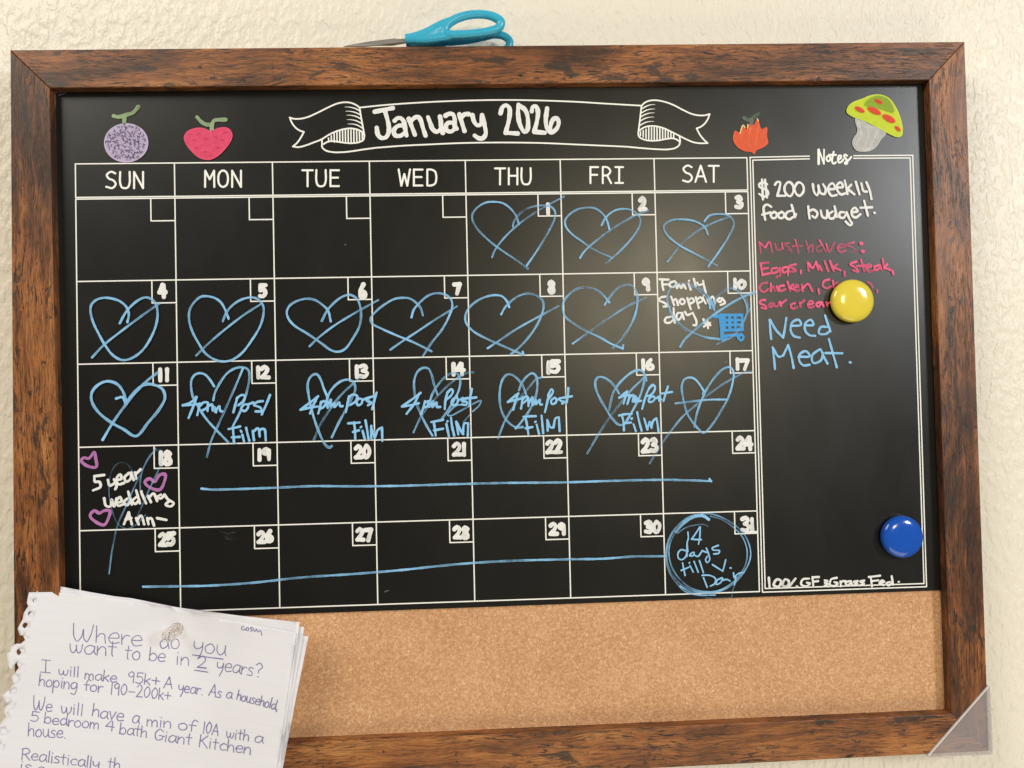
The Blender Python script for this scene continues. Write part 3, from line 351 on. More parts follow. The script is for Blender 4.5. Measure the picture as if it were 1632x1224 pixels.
["handwritten_reminder","blue",5,"blue handwriting saying 4pm Post Film",[["S",156,100,0,[15028,-688,14687,-922,14407,-1158]],["S",156,100,0,[14407,-1158,14806,-1016,15234,-965]],["S",156,100,0,[14996,-748,14863,-1168,14730,-1588]],["S",156,100,0,[15233,-995,15102,-1355,15003,-1625]],["S",156,100,0,[15137,-1174,15478,-970,15403,-1483,15658,-1065,15586,-1487]],["S",156,100,0,[15677,-1489,15868,-1191,15862,-1433,16046,-1407]],["S",156,100,0,[16961,-277,16648,-542,16390,-1082,16091,-2013]],["S",156,100,0,[16650,-482,16901,-245,17081,-370,17010,-732,16697,-1028,16451,-1083]],["S",156,100,0,[16939,-1094,16629,-1269,16623,-1511,16930,-1457,17058,-1218,16939,-1094]],["S",156,100,0,[17057,-1278,17365,-1164]],["S",156,100,0,[17428,-1105,17241,-1222,17544,-1350,17358,-1437]],["S",156,100,0,[18059,-392,17861,-933,17693,-1474]],["S",156,100,0,[17494,-925,18354,-810]],["S",156,100,0,[14373,-2456,14771,-2375,15320,-2357]],["S",156,100,0,[14587,-2431,14695,-2977,14710,-3551]],["S",156,100,0,[14693,-3037,15242,-2990]],["S",156,100,0,[15280,-2719,15323,-2690]],["S",156,100,0,[15422,-3115,15591,-3632]],["S",156,100,0,[15719,-2246,15853,-2944,16018,-3613]],["S",156,100,0,[16225,-2711,16308,-3015,16447,-3533]],["S",156,100,0,[16447,-3533,16645,-2963,16755,-3419]],["S",156,100,0,[16755,-3419,16891,-2908,17140,-2733]],["S",156,100,0,[17140,-2733,17219,-3219,17267,-3704]]]],
["marker_line","blue",4,"",[["S",156,80,0,[-15875,-6981,-15078,-7070,-13745,-7084,-10624,-7058,-7936,-7019,-5239,-7107,-1624,-7170,2013,-7156,5669,-7164,10267,-7244,13971,-7230,17694,-7262,21106,-7447]],["S",137,90,0,[20970,-7282,21105,-7470]]]],
["marker_line","blue",4,"",[["S",156,75,0,[-20074,-13837,-18271,-13874,-15622,-13917,-12516,-13818,-8944,-13552,-5355,-13421,-1744,-13244,1890,-12975,5542,-12840,10132,-12849,12900,-12890,15220,-12803,17544,-12852]]]],
["marker_circle","blue",4,"",[["S",101,62,0,[20416,-9882,19619,-9949,18812,-10377,18120,-11139,17729,-12090,17642,-13048,17921,-14018,18508,-14818,19407,-15388,20439,-15632,21419,-15575,22412,-15126,23168,-14428,23682,-13661,23887,-12943,23787,-12155,23440,-11420,22784,-10736,21940,-10198,21090,-9871,20356,-9820]],["S",101,62,0,[20596,-10008,19737,-10103,18930,-10561,18239,-11263,17849,-12153,17826,-12994,18106,-13904,18694,-14704,19472,-15270,20320,-15526,21175,-15537,22041,-15235,22793,-14657,23368,-13892,23604,-13176,23596,-12391,23252,-11535,22536,-10789,21754,-10253,20963,-10018]],["S",101,62,0,[20356,-9850,19496,-9976,18687,-10494,17995,-11256,17633,-12267,17607,-13227,17856,-14136,18383,-14934,18977,-15494,19946,-15766,21168,-15807]],["S",101,62,0,[18563,-15060,19282,-15504,19951,-15616]],["S",206,75,0,[20834,-10256,20474,-10004,19985,-9960,19491,-10126,18868,-10560,18366,-11087]],["S",73,35,0,[18484,-11210,19106,-10808,19844,-10637,20457,-10619,20759,-10766]],["S",101,45,0,[22790,-14777,22528,-15371,22388,-15968]],["S",69,25,0,[20429,-15992,21405,-16055,22263,-16054]]]],
["handwritten_reminder","blue",5,"blue handwriting inside the circle saying 14 days till V. Day",[["S",114,95,0,[19250,-11143,19268,-11595,19166,-11953,19211,-12556]],["S",114,95,0,[20146,-10778,19827,-11251,19510,-11663]],["S",114,95,0,[19510,-11663,19937,-11706,20242,-11715]],["S",114,95,0,[20177,-10779,20126,-11501,20019,-12040]],["S",114,95,0,[19060,-12492,18696,-12420,18476,-12654,18496,-13015,18737,-13143,19048,-12912,19150,-12555]],["S",114,95,0,[19166,-11953,19140,-12915]],["S",114,95,0,[19482,-12685,19324,-12861,19599,-12869,19667,-12631,19482,-12685]],["S",114,95,0,[19662,-12811,19933,-12940,20281,-12530]],["S",114,95,0,[20281,-12530,20583,-12659]],["S",114,95,0,[20592,-12358,20762,-12846,20813,-13208,20623,-13413,20507,-13199,20636,-12962]],["S",114,95,0,[21485,-12175,21020,-12372,21078,-12494,21565,-12569,21499,-12748,21130,-12797]],["S",114,95,0,[18791,-13385,18949,-14292]],["S",114,95,0,[18685,-13923,19271,-13701]],["S",114,95,0,[19279,-13401,19316,-13372]],["S",114,95,0,[19335,-13583,19566,-14071]],["S",114,95,0,[19648,-13292,19932,-14083]],["S",114,95,0,[20047,-13244,20327,-14156]],["S",114,95,0,[21016,-13576,21768,-14082]],["S",114,95,0,[21768,-14082,22006,-13246]],["S",114,95,0,[22326,-13859,22387,-13861]],["S",114,95,0,[20231,-14333,20780,-14351,21202,-14605,21130,-14964,20820,-15134]],["S",114,95,0,[20317,-14516,20573,-15216]],["S",114,95,0,[21693,-14561,21321,-14729,21251,-15028,21560,-14918,21752,-14623]],["S",114,95,0,[21749,-14743,22057,-14693,22298,-14822]],["S",114,95,0,[22560,-14228,22611,-14591,22739,-14414,23051,-14244,23328,-14222]],["S",114,95,0,[22737,-14475,22598,-15072]]]],
["handwritten_reminder","white",2,"white handwriting saying Family shopping day",[["S",160,100,0,[17662,7541,18351,7501]],["S",160,100,0,[17862,7509,17853,7166,17928,6737]],["S",160,100,0,[17852,7138,18284,7159]],["S",160,100,0,[18808,7379,18460,7271,18396,7043,18682,6953,18888,7149]],["S",160,100,0,[18892,7264,18938,6863]],["S",160,100,0,[18967,6862,19090,7146,19255,6858,19436,7141,19600,6823]],["S",160,100,0,[19812,7192,19972,6731]],["S",160,100,0,[19846,7391,19864,7402]],["S",160,100,0,[20225,7528,20354,6983]],["S",160,100,0,[20476,7238,20587,7065,20820,7118]],["S",160,100,0,[20913,7374,20962,7058,21091,6484]],["S",160,100,0,[18087,6249,17741,6198,17563,6001,17960,5794,18241,5561,17895,5510]],["S",160,100,0,[18490,6242,18703,5610]],["S",160,100,0,[18594,5840,18830,6065,18990,5605]],["S",160,100,0,[19348,6056,19113,5889,19280,5657,19515,5824,19348,6056]],["S",160,100,0,[19695,6107,19932,5274]],["S",160,100,0,[19777,5934,20041,6101,20208,5870,19915,5703]],["S",160,100,0,[20331,6153,20539,5349]],["S",160,100,0,[20413,5981,20677,6148,20844,5916,20551,5749]],["S",160,100,0,[20850,6145,21068,5683]],["S",160,100,0,[20941,6286,20959,6303]],["S",160,100,0,[21193,6024,21355,5621]],["S",160,100,0,[21306,5908,21603,6189,21763,5728]],["S",160,100,0,[22119,6066,21941,5897,22169,5779,22293,6063]],["S",160,100,0,[22293,6063,22515,5715,22163,5550]],["S",160,100,0,[18450,4759,18044,4652,17979,4368,18322,4305,18617,4584,18566,4813]],["S",160,100,0,[18651,5383,18658,4812,18713,4297]],["S",160,100,0,[19273,5001,18975,5023,18841,4751,18926,4510,19136,4621,19283,4943]],["S",160,100,0,[19285,5017,19399,4542]],["S",160,100,0,[19494,5082,19661,4851,19952,4960]],["S",160,100,0,[20069,5015,20338,4325,20274,4097,20101,4100]]]],
["handwritten_reminder","white",2,"",[["S",165,100,0,[21148,4424,21190,3852]],["S",165,100,0,[20884,4257,21370,4077]],["S",165,100,0,[21346,4249,20876,3972]],["S",165,100,0,[20862,4515,20917,4400]]]],
["shopping_cart_doodle","blue2",3,"",[["S",274,100,0,[21677,4729,22139,4703]],["S",274,100,0,[22140,4749,22239,3146]],["S",210,100,0,[22142,4806,23762,4777]],["S",210,100,0,[22217,4404,23722,4405]],["S",210,100,0,[22265,4060,23741,4062]],["S",210,100,0,[22282,3660,23759,3689]],["S",210,100,0,[23762,4777,23759,3689]],["S",210,100,0,[22400,4744,22398,3658]],["S",210,100,0,[22834,4736,22804,3679]],["S",210,100,0,[23239,4729,23237,3670]],["S",210,100,0,[22241,3203,22676,3281,23256,3298,23603,3291]],["S",192,100,0,[23634,3348,23424,3123,23620,2891,23830,3115,23634,3348]],["S",192,100,0,[22239,3146,22319,2916,22555,3083]]]],
["handwritten_reminder","white",2,"white handwriting saying 5 year wedding Ann",[["S",178,100,0,[-23400,-5893,-22711,-5824]],["S",178,100,0,[-23400,-5893,-23361,-6289,-23061,-6297,-22979,-6650,-23498,-6898]],["S",178,100,0,[-22457,-6182,-22333,-6580,-22030,-6457]],["S",178,100,0,[-22026,-6150,-21860,-6637,-21949,-6854]],["S",178,100,0,[-21812,-6199,-21509,-6120,-21591,-5810,-21854,-6110,-21729,-6509,-21341,-6432]],["S",178,100,0,[-20987,-5738,-21293,-6038,-21167,-6348,-20863,-6137,-20814,-5699]],["S",178,100,0,[-20814,-5699,-20648,-6231]],["S",178,100,0,[-20555,-5706,-20474,-6148]],["S",178,100,0,[-20514,-5839,-20164,-5497]],["S",178,100,0,[-22731,-7489,-22608,-8019,-22308,-8071,-22216,-7592,-22050,-8078,-21871,-7514]],["S",178,100,0,[-21875,-7820,-21529,-7742,-21612,-7433,-21873,-7689,-21748,-8043,-21446,-7964]],["S",178,100,0,[-21096,-7535,-21358,-7791,-21145,-8017,-20883,-7717]],["S",178,100,0,[-21047,-7054,-20800,-7983]],["S",178,100,0,[-20491,-7465,-20753,-7721,-20584,-7945,-20322,-7733]],["S",178,100,0,[-20485,-6982,-20238,-7911]],["S",178,100,0,[-20100,-7212,-19807,-7923]],["S",178,100,0,[-20141,-7079,-20115,-7062]],["S",178,100,0,[-19670,-7400,-19460,-7845]],["S",178,100,0,[-19629,-7577,-19279,-7235,-19027,-7769]],["S",178,100,0,[-18761,-7337,-19023,-7506,-18765,-7601,-18502,-7345]],["S",178,100,0,[-18502,-7345,-18247,-7704,-17861,-7978,-18081,-8192,-18425,-8050,-18162,-7794]],["S",178,100,0,[-21377,-9369,-21022,-8546]],["S",178,100,0,[-21022,-8546,-20818,-9385]],["S",178,100,0,[-21244,-9022,-20855,-8946]],["S",178,100,0,[-20510,-8956,-20344,-9399]],["S",178,100,0,[-20469,-9132,-20163,-8790,-19955,-9411]],["S",178,100,0,[-19734,-8978,-19653,-9420]],["S",178,100,0,[-19736,-9154,-19475,-8986,-19266,-9519]],["S",178,100,0,[-19043,-8999,-18397,-9149]]]],
["heart_doodle","plum",2,"",[["S",210,95,0,[-23772,-4611,-24158,-4558,-24289,-4773,-23906,-5134,-23263,-5239,-23298,-4580,-23380,-4183,-23772,-4611]]]],
["heart_doodle","plum",2,"",[["S",210,95,0,[-19181,-6403,-19524,-6173,-19873,-6384,-19618,-6742,-18843,-6983,-18489,-6377,-18439,-5895,-18829,-5928,-19181,-6403]]]],
["heart_doodle","plum",2,"",[["S",210,95,0,[-23087,-8530,-23429,-8345,-23733,-8687,-23352,-9135,-22754,-9372,-22447,-8899,-22355,-8376,-22742,-8365,-23087,-8530]]]],
["handwritten_note","white",2,"white handwriting saying $200 weekly food budget",[["S",178,100,0,[25951,14524,25675,14666,25356,14531,25385,14323,25937,14074,25999,13796,25713,13592,25335,13804]],["S",178,100,0,[25576,14875,25590,14147,25602,13385]],["S",178,100,0,[25807,14872,25855,14144,25921,13520]],["S",178,100,0,[26545,14483,26726,14689,26935,14653,26889,14272,26695,13650]],["S",178,100,0,[26695,13650,27291,13643]],["S",178,100,0,[27603,14680,27277,14337,27332,13851,27675,13604,27933,13983,27877,14469,27603,14680]],["S",178,100,0,[28339,14638,28046,14259,28104,13842,28378,13631,28705,13974,28650,14461,28339,14638]],["S",178,100,0,[29424,14487,29512,13896,29715,13650,29866,13961,29843,14378]],["S",178,100,0,[29843,14378,30002,13821,30281,13748,30398,14094,30199,14479]],["S",178,100,0,[30645,14092,31105,14156,30941,14541,30653,14370,30605,13953,30841,13603,31231,13668]],["S",178,100,0,[31319,14223,31708,14254,31578,14603,31290,14433,31277,14015,31549,13699,31869,13765]],["S",178,100,0,[31865,14740,31987,14147,32044,13728]],["S",178,100,0,[32349,14421,32057,14111]],["S",178,100,0,[32057,14111,32573,13688]],["S",178,100,0,[32709,14626,32962,13683]],["S",178,100,0,[33130,14517,33288,13923,33535,13886]],["S",178,100,0,[33522,14583,33750,13988,33870,13325]],["S",178,100,0,[26215,12824,25906,13001,25656,12831,25643,12416,25732,11861]],["S",178,100,0,[25498,12244,26133,12410]],["S",178,100,0,[26449,12440,26164,12271,26260,11993,26541,12024,26586,12335,26414,12461]],["S",178,100,0,[27009,12433,26724,12264,26820,11986,27102,12017,27146,12328,26975,12455]],["S",178,100,0,[27783,12528,27393,12394,27278,12049,27553,11872,27839,12042]],["S",178,100,0,[27761,12944,27919,12388,27979,12040]],["S",178,100,0,[27979,12040,28069,12247]],["S",178,100,0,[29021,12825,29042,12374,29099,11922]],["S",178,100,0,[29045,12443,29400,12578,29708,12296,29522,11952,29315,12093]],["S",178,100,0,[29961,12501,30086,12014,30366,11941,30454,12495]],["S",178,100,0,[30454,12495,30546,12078]],["S",178,100,0,[30874,12421,30586,12216,30646,11903,30929,11934,31079,12210]],["S",178,100,0,[31027,12801,31178,12000]],["S",178,100,0,[31753,12341,31436,12344,31389,11998,31669,11925,31927,12269]],["S",178,100,0,[31930,12338,32192,11710,32326,11499,32181,11362,31837,11645]],["S",178,100,0,[32353,12333,32780,12432,32576,12678,32322,12473,32379,12055,32623,11947,32984,12186]],["S",178,100,0,[33300,13192,33547,12075]],["S",178,100,0,[33000,12673,33885,12697]],["S",178,100,0,[34049,12278,34091,12270]]]],
["handwritten_note","pink",2,"pink handwriting listing Must haves",[["S",133,66,0,[25228,10195,25310,9400]],["S",133,66,0,[25296,10125,25670,9774]],["S",133,66,0,[25670,9774,25998,10219,26184,9421]],["S",133,66,0,[26412,10040,26539,9624,26854,9619,26939,10102]],["S",133,66,0,[26939,10102,26996,9686]],["S",133,66,0,[27464,10094,27147,10030,27556,9678,27689,9434,27344,9612]],["S",133,66,0,[27962,10330,28177,9323]],["S",133,66,0,[27737,9848,28474,9873]],["S",133,66,0,[28765,10215,28985,9381]],["S",133,66,0,[28889,9659,29248,9931,29232,9412]],["S",133,66,0,[29951,9921,29523,9719,29653,9406,30081,9573]],["S",133,66,0,[29786,10270,30286,9397]],["S",133,66,0,[30305,9985,30497,9393,30905,10046]],["S",133,66,0,[31138,9627,31779,9826,31501,9969,31140,9696,31341,9347,31768,9479]],["S",133,66,0,[32422,10095,31852,9894,32339,9679,32541,9399,32187,9369]],["S",274,95,0,[32949,9983,33019,9968]],["S",274,95,0,[33036,9405,33106,9390]],["S",165,80,0,[25285,8572,25399,7708]],["S",165,80,0,[25251,8607,25882,8666]],["S",165,80,0,[25379,8191,25834,8253]],["S",165,80,0,[25400,7742,26033,7870]],["S",165,80,0,[26498,8243,26112,8179,26137,7868,26525,7966,26743,8239]],["S",165,80,0,[26743,8239,26726,7687,26443,7553]],["S",165,80,0,[27270,8300,26953,8236,26977,7890,27366,8022]],["S",165,80,0,[27375,8298,27321,7677]],["S",165,80,0,[27941,8497,27447,8366,27790,8154,27926,8013,27504,7951]],["S",165,80,0,[28312,8007,28305,7800]],["S",165,80,0,[28857,8621,28908,7998]],["S",165,80,0,[28925,8551,29195,8201,29489,8646]],["S",165,80,0,[29489,8646,29646,8021]],["S",165,80,0,[29727,8366,29891,8017]],["S",165,80,0,[30124,8706,30381,7941]],["S",165,80,0,[30546,8700,30804,7969]],["S",165,80,0,[31101,8449,30670,8178]],["S",165,80,0,[30743,8247,31333,7995]],["S",165,80,0,[31611,7887,31637,7575]],["S",165,80,0,[32552,8635,32087,8434,32501,8150,32669,7870,32284,7980]],["S",165,80,0,[32909,8769,33129,7932]],["S",165,80,0,[32611,8287,33390,8345]],["S",165,80,0,[33277,8138,33706,8271,33498,8413,33313,8138,33480,7858,33837,7956]],["S",165,80,0,[34273,8331,33915,8198,34014,7953,34337,8122]],["S",165,80,0,[34344,8330,34474,7981]],["S",165,80,0,[34571,8778,34689,8047]],["S",165,80,0,[34913,8391,34657,8152]],["S",165,80,0,[34657,8152,35111,7971]],["S",165,80,0,[35286,7899,35349,7655]],["S",165,77,0,[25732,7151,25311,7089,25127,6747,25432,6466,25787,6667]],["S",165,77,0,[26009,7077,25993,6526]],["S",165,77,0,[25999,6733,26212,6867,26307,6521]],["S",165,77,0,[26457,6863,26551,6517]],["S",165,77,0,[26983,6923,26666,6860,26691,6514,27115,6645]],["S",165,77,0,[27271,7195,27460,6501]],["S",165,77,0,[27685,6981,27398,6778]],["S",165,77,0,[27398,6778,27812,6565]],["S",165,77,0,[27748,6773,28101,6836,27965,6976,27783,6772,27880,6494,28233,6592]],["S",165,77,0,[28349,6956,28405,6486]],["S",165,77,0,[28412,6693,28807,7018,29141,6473]],["S",165,77,0,[29601,6604,29641,6292]],["S",165,77,0,[30432,7317,30077,7219,29926,6875,30200,6663,30556,6796]],["S",165,77,0,[30710,7208,30765,6723]],["S",165,77,0,[30771,6931,31058,7099]],["S",165,77,0,[33384,7061,33592,6954,33724,6674]],["S",165,77,0,[34071,6461,34079,6287]],["S",165,77,0,[25555,5879,25204,5816,25129,5645,25541,5431,25605,5223,25258,5298]],["S",165,77,0,[25966,5630,25785,5427,25957,5321,26102,5525,25966,5630]],["S",165,77,0,[26175,5627,26273,5384,26518,5414,26596,5688]],["S",165,77,0,[26666,5687,26728,5410]],["S",165,77,0,[26732,5548,27126,5852]],["S",165,77,0,[27783,5599,27464,5466,27560,5189,27984,5319]],["S",165,77,0,[28135,5662,28194,5316]],["S",165,77,0,[28165,5523,28489,5794]],["S",165,77,0,[28759,5444,29183,5575,28979,5751,28759,5444,28892,5234,29246,5332]],["S",165,77,0,[29677,5635,29392,5502,29526,5292,29815,5564]],["S",165,77,0,[29817,5633,29948,5320]],["S",165,77,0,[30168,5627,30230,5349]],["S",165,77,0,[30234,5487,30449,5622]]]],
["handwritten_note","blue",2,"blue handwriting saying Need Meat",[["S",169,95,0,[25841,4389,25865,3654,25919,2965]],["S",169,95,0,[25887,4388,26284,3646,26824,3040]],["S",169,95,0,[26824,3040,26987,3817,27101,4503]],["S",169,95,0,[27456,3900,28205,3978,28029,4349,27557,4173,27401,3625,27620,3162,28082,3015]],["S",169,95,0,[28483,3927,29138,3960,28963,4332,28534,4063,28517,3512,28834,3185,29253,3131]],["S",169,95,0,[30348,3754,29693,3766,29539,3309,30052,3253,30386,3477]],["S",169,95,0,[30048,4634,30260,3940,30432,3430]],["S",169,95,0,[26012,2322,26081,1542,26131,716]],["S",169,95,0,[26029,2276,26456,1626,26784,1710]],["S",169,95,0,[26784,1710,27180,2482]],["S",169,95,0,[27180,2482,27389,1698,27547,778]],["S",169,95,0,[27945,1595,28786,1624,28517,1997,28044,1777,27983,1319,28298,946,28766,982]],["S",169,95,0,[29548,2114,28974,1666,29050,1114,29616,1286,29820,1833]],["S",169,95,0,[29642,2112,29902,1464,30123,1046]],["S",169,95,0,[30274,2881,30524,1911,30815,756]],["S",169,95,0,[30007,1829,31270,1785]],["S",169,95,0,[31810,1103,31885,1092]]]],
["handwritten_note","white",2,"white handwriting saying 100% GF & Grass Fed",[["S",174,90,0,[25216,-14690,25255,-15404]],["S",174,90,0,[25818,-14829,25563,-15236,25923,-15367,26118,-14957,25818,-14829]],["S",174,90,0,[26424,-14849,26230,-15258,26530,-15387,26724,-14977,26424,-14849]],["S",174,90,0,[27215,-14815,26712,-15393]],["S",174,90,0,[26664,-14975,26723,-15013]],["S",174,90,0,[27283,-15388,27332,-15390]],["S",151,100,0,[28249,-14849,27760,-14892,27628,-15245,27988,-15411,28298,-15207,28057,-15140]],["S",151,100,0,[28496,-14738,28536,-15394]],["S",151,100,0,[28495,-14761,28983,-14753]],["S",151,100,0,[28509,-15095,28913,-15049]],["S",151,100,0,[29402,-15005,29644,-15073,29396,-15184,29673,-15312,29389,-15422]],["S",151,100,0,[30322,-14857,29891,-14962,29817,-15377,30181,-15448,30371,-15252,30129,-15172]],["S",151,100,0,[30583,-15116,30620,-15486]],["S",151,100,0,[30602,-15259,30741,-15121,30973,-15128]],["S",151,100,0,[31291,-15127,30982,-15236,31098,-15443,31410,-15250]],["S",151,100,0,[31389,-15130,31464,-15455]],["S",151,100,0,[31903,-15147,31595,-15196,31895,-15385,31587,-15459]],["S",151,100,0,[32393,-15127,32085,-15189,32386,-15366,32039,-15474]],["S",151,100,0,[32892,-14857,32967,-15576]],["S",151,100,0,[32745,-14876,33606,-14808]],["S",151,100,0,[32931,-15192,33472,-15138]],["S",151,100,0,[33552,-15320,33922,-15273,33742,-15147,33550,-15380,33853,-15509]],["S",151,100,0,[34352,-15287,34041,-15396,34220,-15545,34470,-15410]],["S",151,100,0,[34488,-14873,34565,-15509]],["S",151,100,0,[34990,-15308,35039,-15309]]]],
["date_number","white",2,"",[["S",293,98,0,[9512,13203,9514,12477]]]],
["date_number","white",2,"",[["S",334,91,0,[16364,13413,16539,13622,16693,13412,16600,13116,16355,12763]],["S",304,102,0,[16360,12761,16747,12763]]]],
["date_number","white",2,"",[["S",304,99,0,[23599,13538,23810,13620,23927,13431,23723,13237]],["S",323,94,0,[23718,13235,23984,13088,23834,12813,23567,12871]]]],
["date_number","white",2,"",[["S",305,100,0,[-18443,7714,-18677,7179]],["S",335,99,0,[-18667,7180,-18266,7185]],["S",325,100,0,[-18383,7681,-18360,6835]]]],
["date_number","white",2,"",[["S",307,100,0,[-11473,7583,-11121,7574]],["S",293,102,0,[-11484,7573,-11498,7203]],["S",303,96,0,[-11498,7205,-11258,7291,-11143,7021,-11313,6756,-11532,6801]]]],
["date_number","white",2,"",[["S",327,99,0,[-4094,7511,-4319,7013,-4251,6574,-4017,6624,-4022,6924,-4190,7018,-4308,6846]]]],
["date_number","white",2,"",[["S",308,96,0,[2505,7401,2897,7417]],["S",300,92,0,[2883,7414,2689,6715]]]],
["date_number","white",2,"",[["S",306,94,0,[9765,7354,9616,7487,9482,7322,9768,7012,9781,6746,9575,6673,9471,6885,9717,7141,9767,7353]]]],
["date_number","white",2,"",[["S",302,96,0,[16784,7464,16640,7571,16452,7360,16604,7209,16797,7366]],["S",305,93,0,[16786,7461,16791,6802]]]],
["date_number","white",2,"",[["S",283,98,0,[23313,7446,23305,6781]],["S",282,93,0,[23796,7338,23541,7078,23737,6767,24026,6931,24034,7210,23800,7338]]]],
["date_number","white",2,"",[["S",277,100,0,[-18691,1640,-18689,824]],["S",287,102,0,[-18203,1635,-18214,829]]]],
["date_number","white",2,"",[["S",279,92,0,[-11752,1632,-11745,885]],["S",296,104,0,[-11521,1495,-11292,1665,-11099,1482,-11228,1195,-11513,898]],["S",284,94,0,[-11524,902,-11009,889]]]],
["date_number","white",2,"",[["S",288,97,0,[-4684,1567,-4688,774]],["S",274,102,0,[-4422,1544,-4160,1623,-4001,1418,-4266,1225]],["S",278,98,0,[-4272,1231,-3938,1074,-4115,799,-4444,862]]]],
["date_number","white",2,"",[["S",312,97,0,[2325,1576,2316,804]],["S",293,104,0,[2838,1612,2522,1132]],["S",297,104,0,[2527,1138,3082,1130]],["S",277,94,0,[2924,1576,2935,807]]]],
["date_number","white",2,"",[["S",301,92,0,[9277,1582,9257,808]],["S",315,102,0,[9562,1625,10029,1617]],["S",282,95,0,[9560,1616,9548,1276]],["S",306,105,0,[9552,1270,9861,1344,10007,1097,9784,848,9475,901]]]],
["date_number","white",2,"",[["S",291,104,0,[16276,1566,16277,862]],["S",276,103,0,[16847,1593,16581,1237,16661,911,16977,952,16968,1170,16749,1235,16566,1114]]]],
["date_number","white",2,"",[["S",296,94,0,[23333,1494,23318,778]],["S",305,94,0,[23574,1403,24101,1415]],["S",284,90,0,[24105,1413,23846,748]]]],
["date_number","white",2,"",[["S",308,96,0,[-18728,-4307,-18710,-5145]],["S",310,100,0,[-18094,-4439,-18274,-4290,-18443,-4476,-18092,-4801,-18071,-5094,-18332,-5169,-18474,-4946,-18163,-4678,-18101,-4432]]]],
["date_number","white",2,"",[["S",285,104,0,[-11752,-4313,-11754,-5031]],["S",274,94,0,[-11084,-4370,-11272,-4263,-11506,-4459,-11306,-4621,-11086,-4468]],["S",286,93,0,[-11087,-4380,-11080,-5018]]]],
["date_number","white",2,"",[["S",275,103,0,[-4861,-4393,-4678,-4201,-4507,-4408,-4605,-4714,-4874,-5038]],["S",279,98,0,[-4871,-5039,-4435,-5036]],["S",297,99,0,[-4083,-4206,-4301,-4595,-4152,-5050,-3924,-4831,-3918,-4404,-4096,-4206]]]],
["date_number","white",2,"",[["S",277,94,0,[2223,-4402,2446,-4207,2649,-4403,2524,-4704,2215,-5022]],["S",294,96,0,[2215,-5023,2732,-5013]],["S",280,94,0,[2963,-4246,2954,-5067]]]],
["date_number","white",2,"",[["S",293,92,0,[9051,-4400,9230,-4209,9422,-4397,9309,-4701,9035,-5026]],["S",274,97,0,[9042,-5031,9492,-5019]],["S",308,98,0,[9630,-4352,9815,-4138,9995,-4355,9880,-4678,9623,-5041]],["S",294,90,0,[9622,-5030,10058,-5027]]]],
["date_number","white",2,"",[["S",312,101,0,[16098,-4453,16293,-4251,16487,-4452,16360,-4775,16087,-5144]],["S",315,99,0,[16089,-5141,16554,-5140]],["S",295,93,0,[16713,-4347,16936,-4241,17074,-4447,16844,-4669]],["S",304,91,0,[16846,-4656,17132,-4827,16979,-5117,16696,-5063]]]],
["date_number","white",2,"",[["S",314,94,0,[23178,-4454,23363,-4274,23558,-4473,23432,-4774,23150,-5104]],["S",281,92,0,[23157,-5112,23613,-5112]],["S",292,92,0,[24013,-4288,23736,-4809]],["S",284,94,0,[23722,-4826,24210,-4822]],["S",291,98,0,[24084,-4304,24100,-5182]]]],
["date_number","white",2,"",[["S",290,97,0,[-18883,-10304,-18678,-10127,-18504,-10309,-18607,-10607,-18887,-10925]],["S",275,101,0,[-18874,-10915,-18426,-10933]],["S",308,103,0,[-18262,-10137,-17895,-10121]],["S",295,100,0,[-18255,-10133,-18287,-10482]],["S",300,95,0,[-18271,-10472,-18026,-10404,-17901,-10660,-18098,-10914,-18332,-10864]]]],
["date_number","white",2,"",[["S",286,97,0,[-11915,-10370,-11736,-10221,-11543,-10383,-11657,-10646,-11925,-10932]],["S",283,94,0,[-11918,-10922,-11465,-10930]],["S",307,101,0,[-11089,-10170,-11306,-10542,-11233,-10895,-10986,-10845,-10991,-10631,-11175,-10550,-11305,-10687]]]],
["date_number","white",2,"",[["S",283,96,0,[-4875,-10368,-4686,-10190,-4511,-10371,-4623,-10656,-4896,-10987]],["S",282,105,0,[-4892,-10974,-4443,-10987]],["S",304,105,0,[-4307,-10298,-3874,-10279]],["S",305,90,0,[-3874,-10289,-4092,-11035]]]],
["date_number","white",2,"",[["S",288,102,0,[2132,-10431,2323,-10262,2513,-10442,2411,-10726,2131,-11033]],["S",289,104,0,[2128,-11029,2578,-11032]],["S",287,94,0,[3072,-10445,2901,-10304,2768,-10483,3048,-10774,3087,-11031,2864,-11085,2734,-10903,3014,-10646,3060,-10433]]]],
["date_number","white",2,"",[["S",291,97,0,[9149,-10383,9347,-10221,9522,-10397,9419,-10667,9124,-10984]],["S",308,102,0,[9135,-10985,9602,-10981]],["S",287,105,0,[10105,-10369,9951,-10257,9741,-10441,9904,-10613,10097,-10455]],["S",278,97,0,[10116,-10359,10105,-10997]]]],
["date_number","white",2,"",[["S",309,94,0,[16170,-10396,16403,-10317,16541,-10490,16311,-10677]],["S",298,95,0,[16309,-10673,16588,-10820,16432,-11065,16141,-11000]],["S",279,93,0,[16960,-10322,16733,-10671,16893,-11097,17140,-10874,17158,-10485,16950,-10321]]]],
["date_number","white",2,"",[["S",298,99,0,[23357,-10316,23627,-10218,23774,-10435,23515,-10672]],["S",274,95,0,[23497,-10666,23826,-10852,23652,-11156,23314,-11096]],["S",276,92,0,[24081,-10319,24080,-11219]],["S",206,100,0,[23627,-11288,24427,-11312]]]],
["chalk_smudge","white",1,"",[["S",73,6,0,[-14591,-10095,-13973,-10338]]]],
["chalk_smudge","white",1,"",[["S",73,6,0,[-14374,-10416,-13223,-10720]]]],
["chalk_smudge","white",1,"",[["S",73,6,0,[-14060,-10246,-13525,-10127]]]],
["chalk_smudge","white",1,"",[["S",73,6,0,[-14243,-10599,-13713,-10750]]]],
